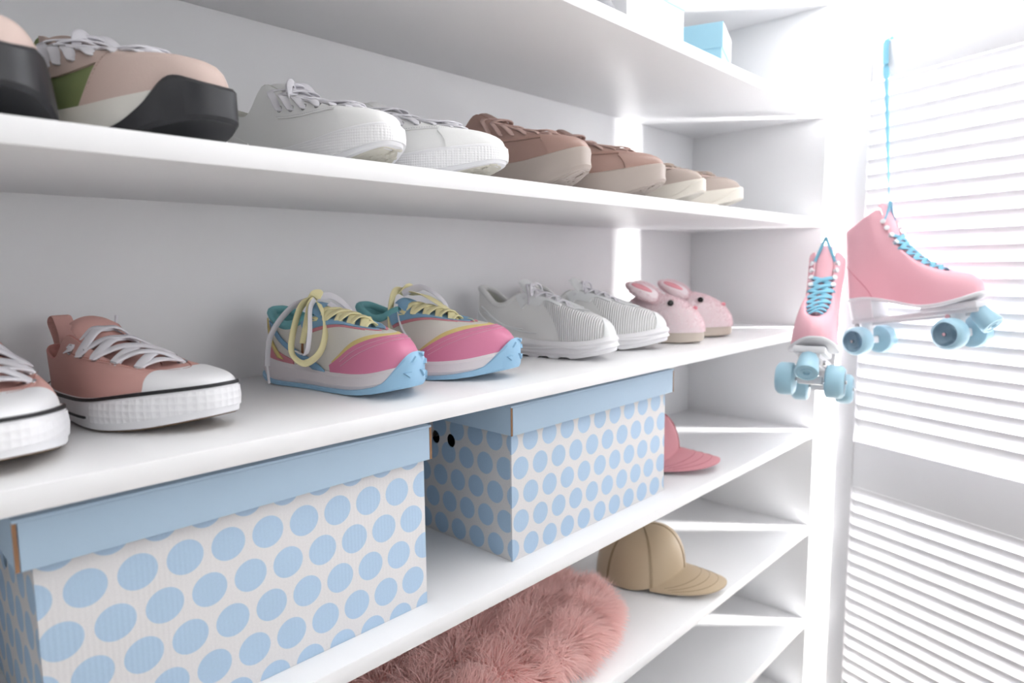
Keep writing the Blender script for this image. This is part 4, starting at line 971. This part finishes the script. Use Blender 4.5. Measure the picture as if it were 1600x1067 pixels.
# lace of the front-on skate: two strands meet, rise to the outer edge of the stile and pass behind it
b0 = wpt(ls, RmL, eyL[0][0][0]); b1 = wpt(ls, RmL, eyL[0][1][0]); kn = (b0+b1)/2+Vector((0, 0, .055))
for q in (b0, b1): lace_run('lace_strand', [inv(ls, RmL, q), inv(ls, RmL, q.lerp(kn, .5)), inv(ls, RmL, kn)], .006, m_bl, ls, hint=(1, 0, 0))
e0 = on_screen(-.004, .014, EYE+.25); path = [kn, kn.lerp(e0, .5), e0, on_screen(-.003, .0, EYE+.262), on_screen(-.003, -.016, EYE+.28), on_screen(.03, -.018, ZT-.05), on_screen(.06, -.018, ZT-.035)]
lace_run('hanging_lace', [inv(ls, RmL, p) for p in path], .0035, m_bl, ls, hint=(0, 1, 0))

# ---- caps ------------------------------------------------------------------------
def baseball_cap(loc, az, m, m_seam, m_under, label, sc_=1.0, z=0):
    r = empty('baseball_cap', (loc[0], loc[1], z), (0, 0, math.radians(az))); tag(r, label, 'cap', 'baseball caps')
    rx, ry, h = .096*sc_, .084*sc_, .112*sc_; n = 72; k = 16
    def cp(a, u, off=0):
        e = u*PI/2; c = math.cos(e)**.82; z_ = math.sin(e)*h
        front = max(0, math.cos(a)); z_ += .006*front*math.sin(e*2)
        pinch = 1-.012*abs(math.cos(3*a))**12*math.sin(e*2)
        return Vector(((rx+off)*c*math.cos(a)*pinch, (ry+off)*c*math.sin(a)*pinch, .004+z_+off*math.sin(e)+.034*front**2*(1-u)))
    V = []; F = []
    for sh in (0, -.0025):
        for j in range(k+1):
            for i in range(n): V.append(cp(2*PI*i/n, j/k, sh))
    B = (k+1)*n
    for sft in (0, B):
        for j in range(k):
            for i in range(n): F.append((sft+j*n+i, sft+j*n+(i+1) % n, sft+(j+1)*n+(i+1) % n, sft+(j+1)*n+i))
    for i in range(n): F.append((i, (i+1) % n, B+(i+1) % n, B+i))
    mk('crown', V, F, m, r, True, sharp=60)
    for i in range(6):
        a = PI/6*(2*i)+0; tube('seam', [cp(a, u/14, .0004) for u in range(14)], .0008, m_seam, r, k=2, n=6)
        for da in (.03, -.03): tube('stitching', [cp(a+da, u/14, .0001) for u in range(13)], .0004, m_seam, r, k=1, n=4)
    ellipsoid('button', (0, 0, h+.005), (.007, .007, .004), m, r)
    V = []; F = []; na = 40; nr = 10; am_ = math.radians(62)
    for sft, dz in ((0, .0013), (1, -.0013)):
        for i in range(na+1):
            a = lerp(-am_, am_, i/na)
            for j in range(nr+1):
                u = j/nr; inn = Vector((rx*.985*math.cos(a), ry*.985*math.sin(a)))
                f = max(0, 1-(abs(a)/am_)**2.4); out = Vector((rx*math.cos(a)+.086*sc_*f**.7, ry*math.sin(a)*(1+.06*f)))
                p = inn.lerp(out, u); zc = lerp(.004+.034*math.cos(a)**2, .002+.019*max(0, 1-(p.y/(ry*1.02))**2), u)
                V.append((p.x, p.y, max(.0018, zc)+dz))
    R_ = (na+1)*(nr+1)
    for i in range(na):
        for j in range(nr):
            a = i*(nr+1)+j; b = a+nr+1; F.append((a, b, b+1, a+1)); F.append((R_+a, R_+a+1, R_+b+1, R_+b))
        a = i*(nr+1)+nr; b = a+nr+1; F.append((a, b, R_+b, R_+a)); a -= nr; b -= nr; F.append((a, b, R_+b, R_+a))
    br = mk('brim', V, F, m, r, True, sharp=50)
    for j in (4, 6, 8): tube('brim_stitching', [Vector(V[i*(nr+1)+j])+Vector((0, 0, .0003)) for i in range(3, na-2)], .00045, m_seam, br, k=1, n=4)
    return r
m_bc = mat('beige_satin', (194, 174, 146), .42, 'weave', 700, .08, var=.03); m_bcs = mat('beige_seam', (150, 128, 98), .6); m_pc = mat('dusty_pink_cotton', (216, 152, 160), .85, 'weave', 500, .2, var=.03); m_pcs = mat('pink_cap_seam', (186, 108, 118), .8)
baseball_cap((1.182, .172), -76, m_bc, m_bcs, m_bc, 'beige baseball cap on the shelf under the dotted boxes', 1.0, ZS['E'])
baseball_cap((1.165, .178), -66, m_pc, m_pcs, m_pc, 'dusty pink baseball cap behind the dotted storage box', .95, ZS['D'])

# ---- grey knitted hat on the top shelf -------------------------------------------
hat = empty('knit_hat', (.830, .13, ZS['A'])); tag(hat, 'grey knitted hat beside the white gift box on the top shelf', 'hat')
m_knit = mat('grey_knit', (178, 178, 184), .95, 'waveX', 120, .8, var=.1, dist=.002)
def bh(p): return Vector((p.x, p.y, max(-.035, p.z)))
ellipsoid('crown', (0, 0, .04), (.080, .095, .07), m_knit, hat, bendf=bh, n=40)
V = []; F = []; tube_geo([Vector((.082*math.cos(a*PI/20), .096*math.sin(a*PI/20), .017)) for a in range(41)], .014, V, F, 12); mk('folded_cuff', V, F, m_knit, hat, True)

# ---- pink fluffy cushion ----------------------------------------------------------
cu = empty('fluffy_cushion', (.69, .185, ZS['E'])); tag(cu, 'pink long-haired fluffy cushion on the shelf below the dotted boxes', 'cushion')
m_fur = mat('pink_fur', (255, 222, 218), .75, sheen=.3); translucent(m_fur, .4); m_furb = mat('pink_fur_base', (246, 192, 188), .9)
RX, RY, RZ = .290, .135, .036
def cp_(a, b):
    ca = abs(math.cos(a))**.7*math.copysign(1, math.cos(a)); sa = abs(math.sin(a))**.7*math.copysign(1, math.sin(a)); return Vector((RX*math.cos(b)*ca, RY*math.cos(b)*sa, RZ*math.sin(b)+RZ+.003))
V = []; F = []; n = 64; k = 24
for j in range(k+1):
    for i in range(n): V.append(cp_(2*PI*i/n, -PI/2+PI*j/k))
for j in range(k):
    for i in range(n): F.append((j*n+i, j*n+(i+1) % n, (j+1)*n+(i+1) % n, (j+1)*n+i))
mk('cushion_pad', V, F, m_furb, cu, True)
g = random.Random(11); pts = []
while len(pts) < 52000:
    a = g.random()*2*PI; sb = g.random()*1.5-.5; b = math.asin(max(-1, min(1, sb))); p = cp_(a, b)
    nn = Vector((p.x/RX**2, p.y/RY**2, (p.z-RZ)/RZ**2)).normalized()
    if p.x < -.22 and g.random() < .7: continue
    pts.append((p, nn))
def clump(P_, g_):
    f = np.stack([np.sin(P_[:, 0]*70+P_[:, 1]*40), np.sin(P_[:, 1]*80-P_[:, 0]*30+1), -.55+.5*np.sin(P_[:, 0]*55+P_[:, 1]*65+2)], 1)
    out = P_*np.array([3.0, 3.0, 0]); return f*.8+out+g_.normal(0, .22, f.shape)
hairs('long_pile', pts, m_fur, cu, .044, .0019, 1.6, 12, segs=5, clump=clump)
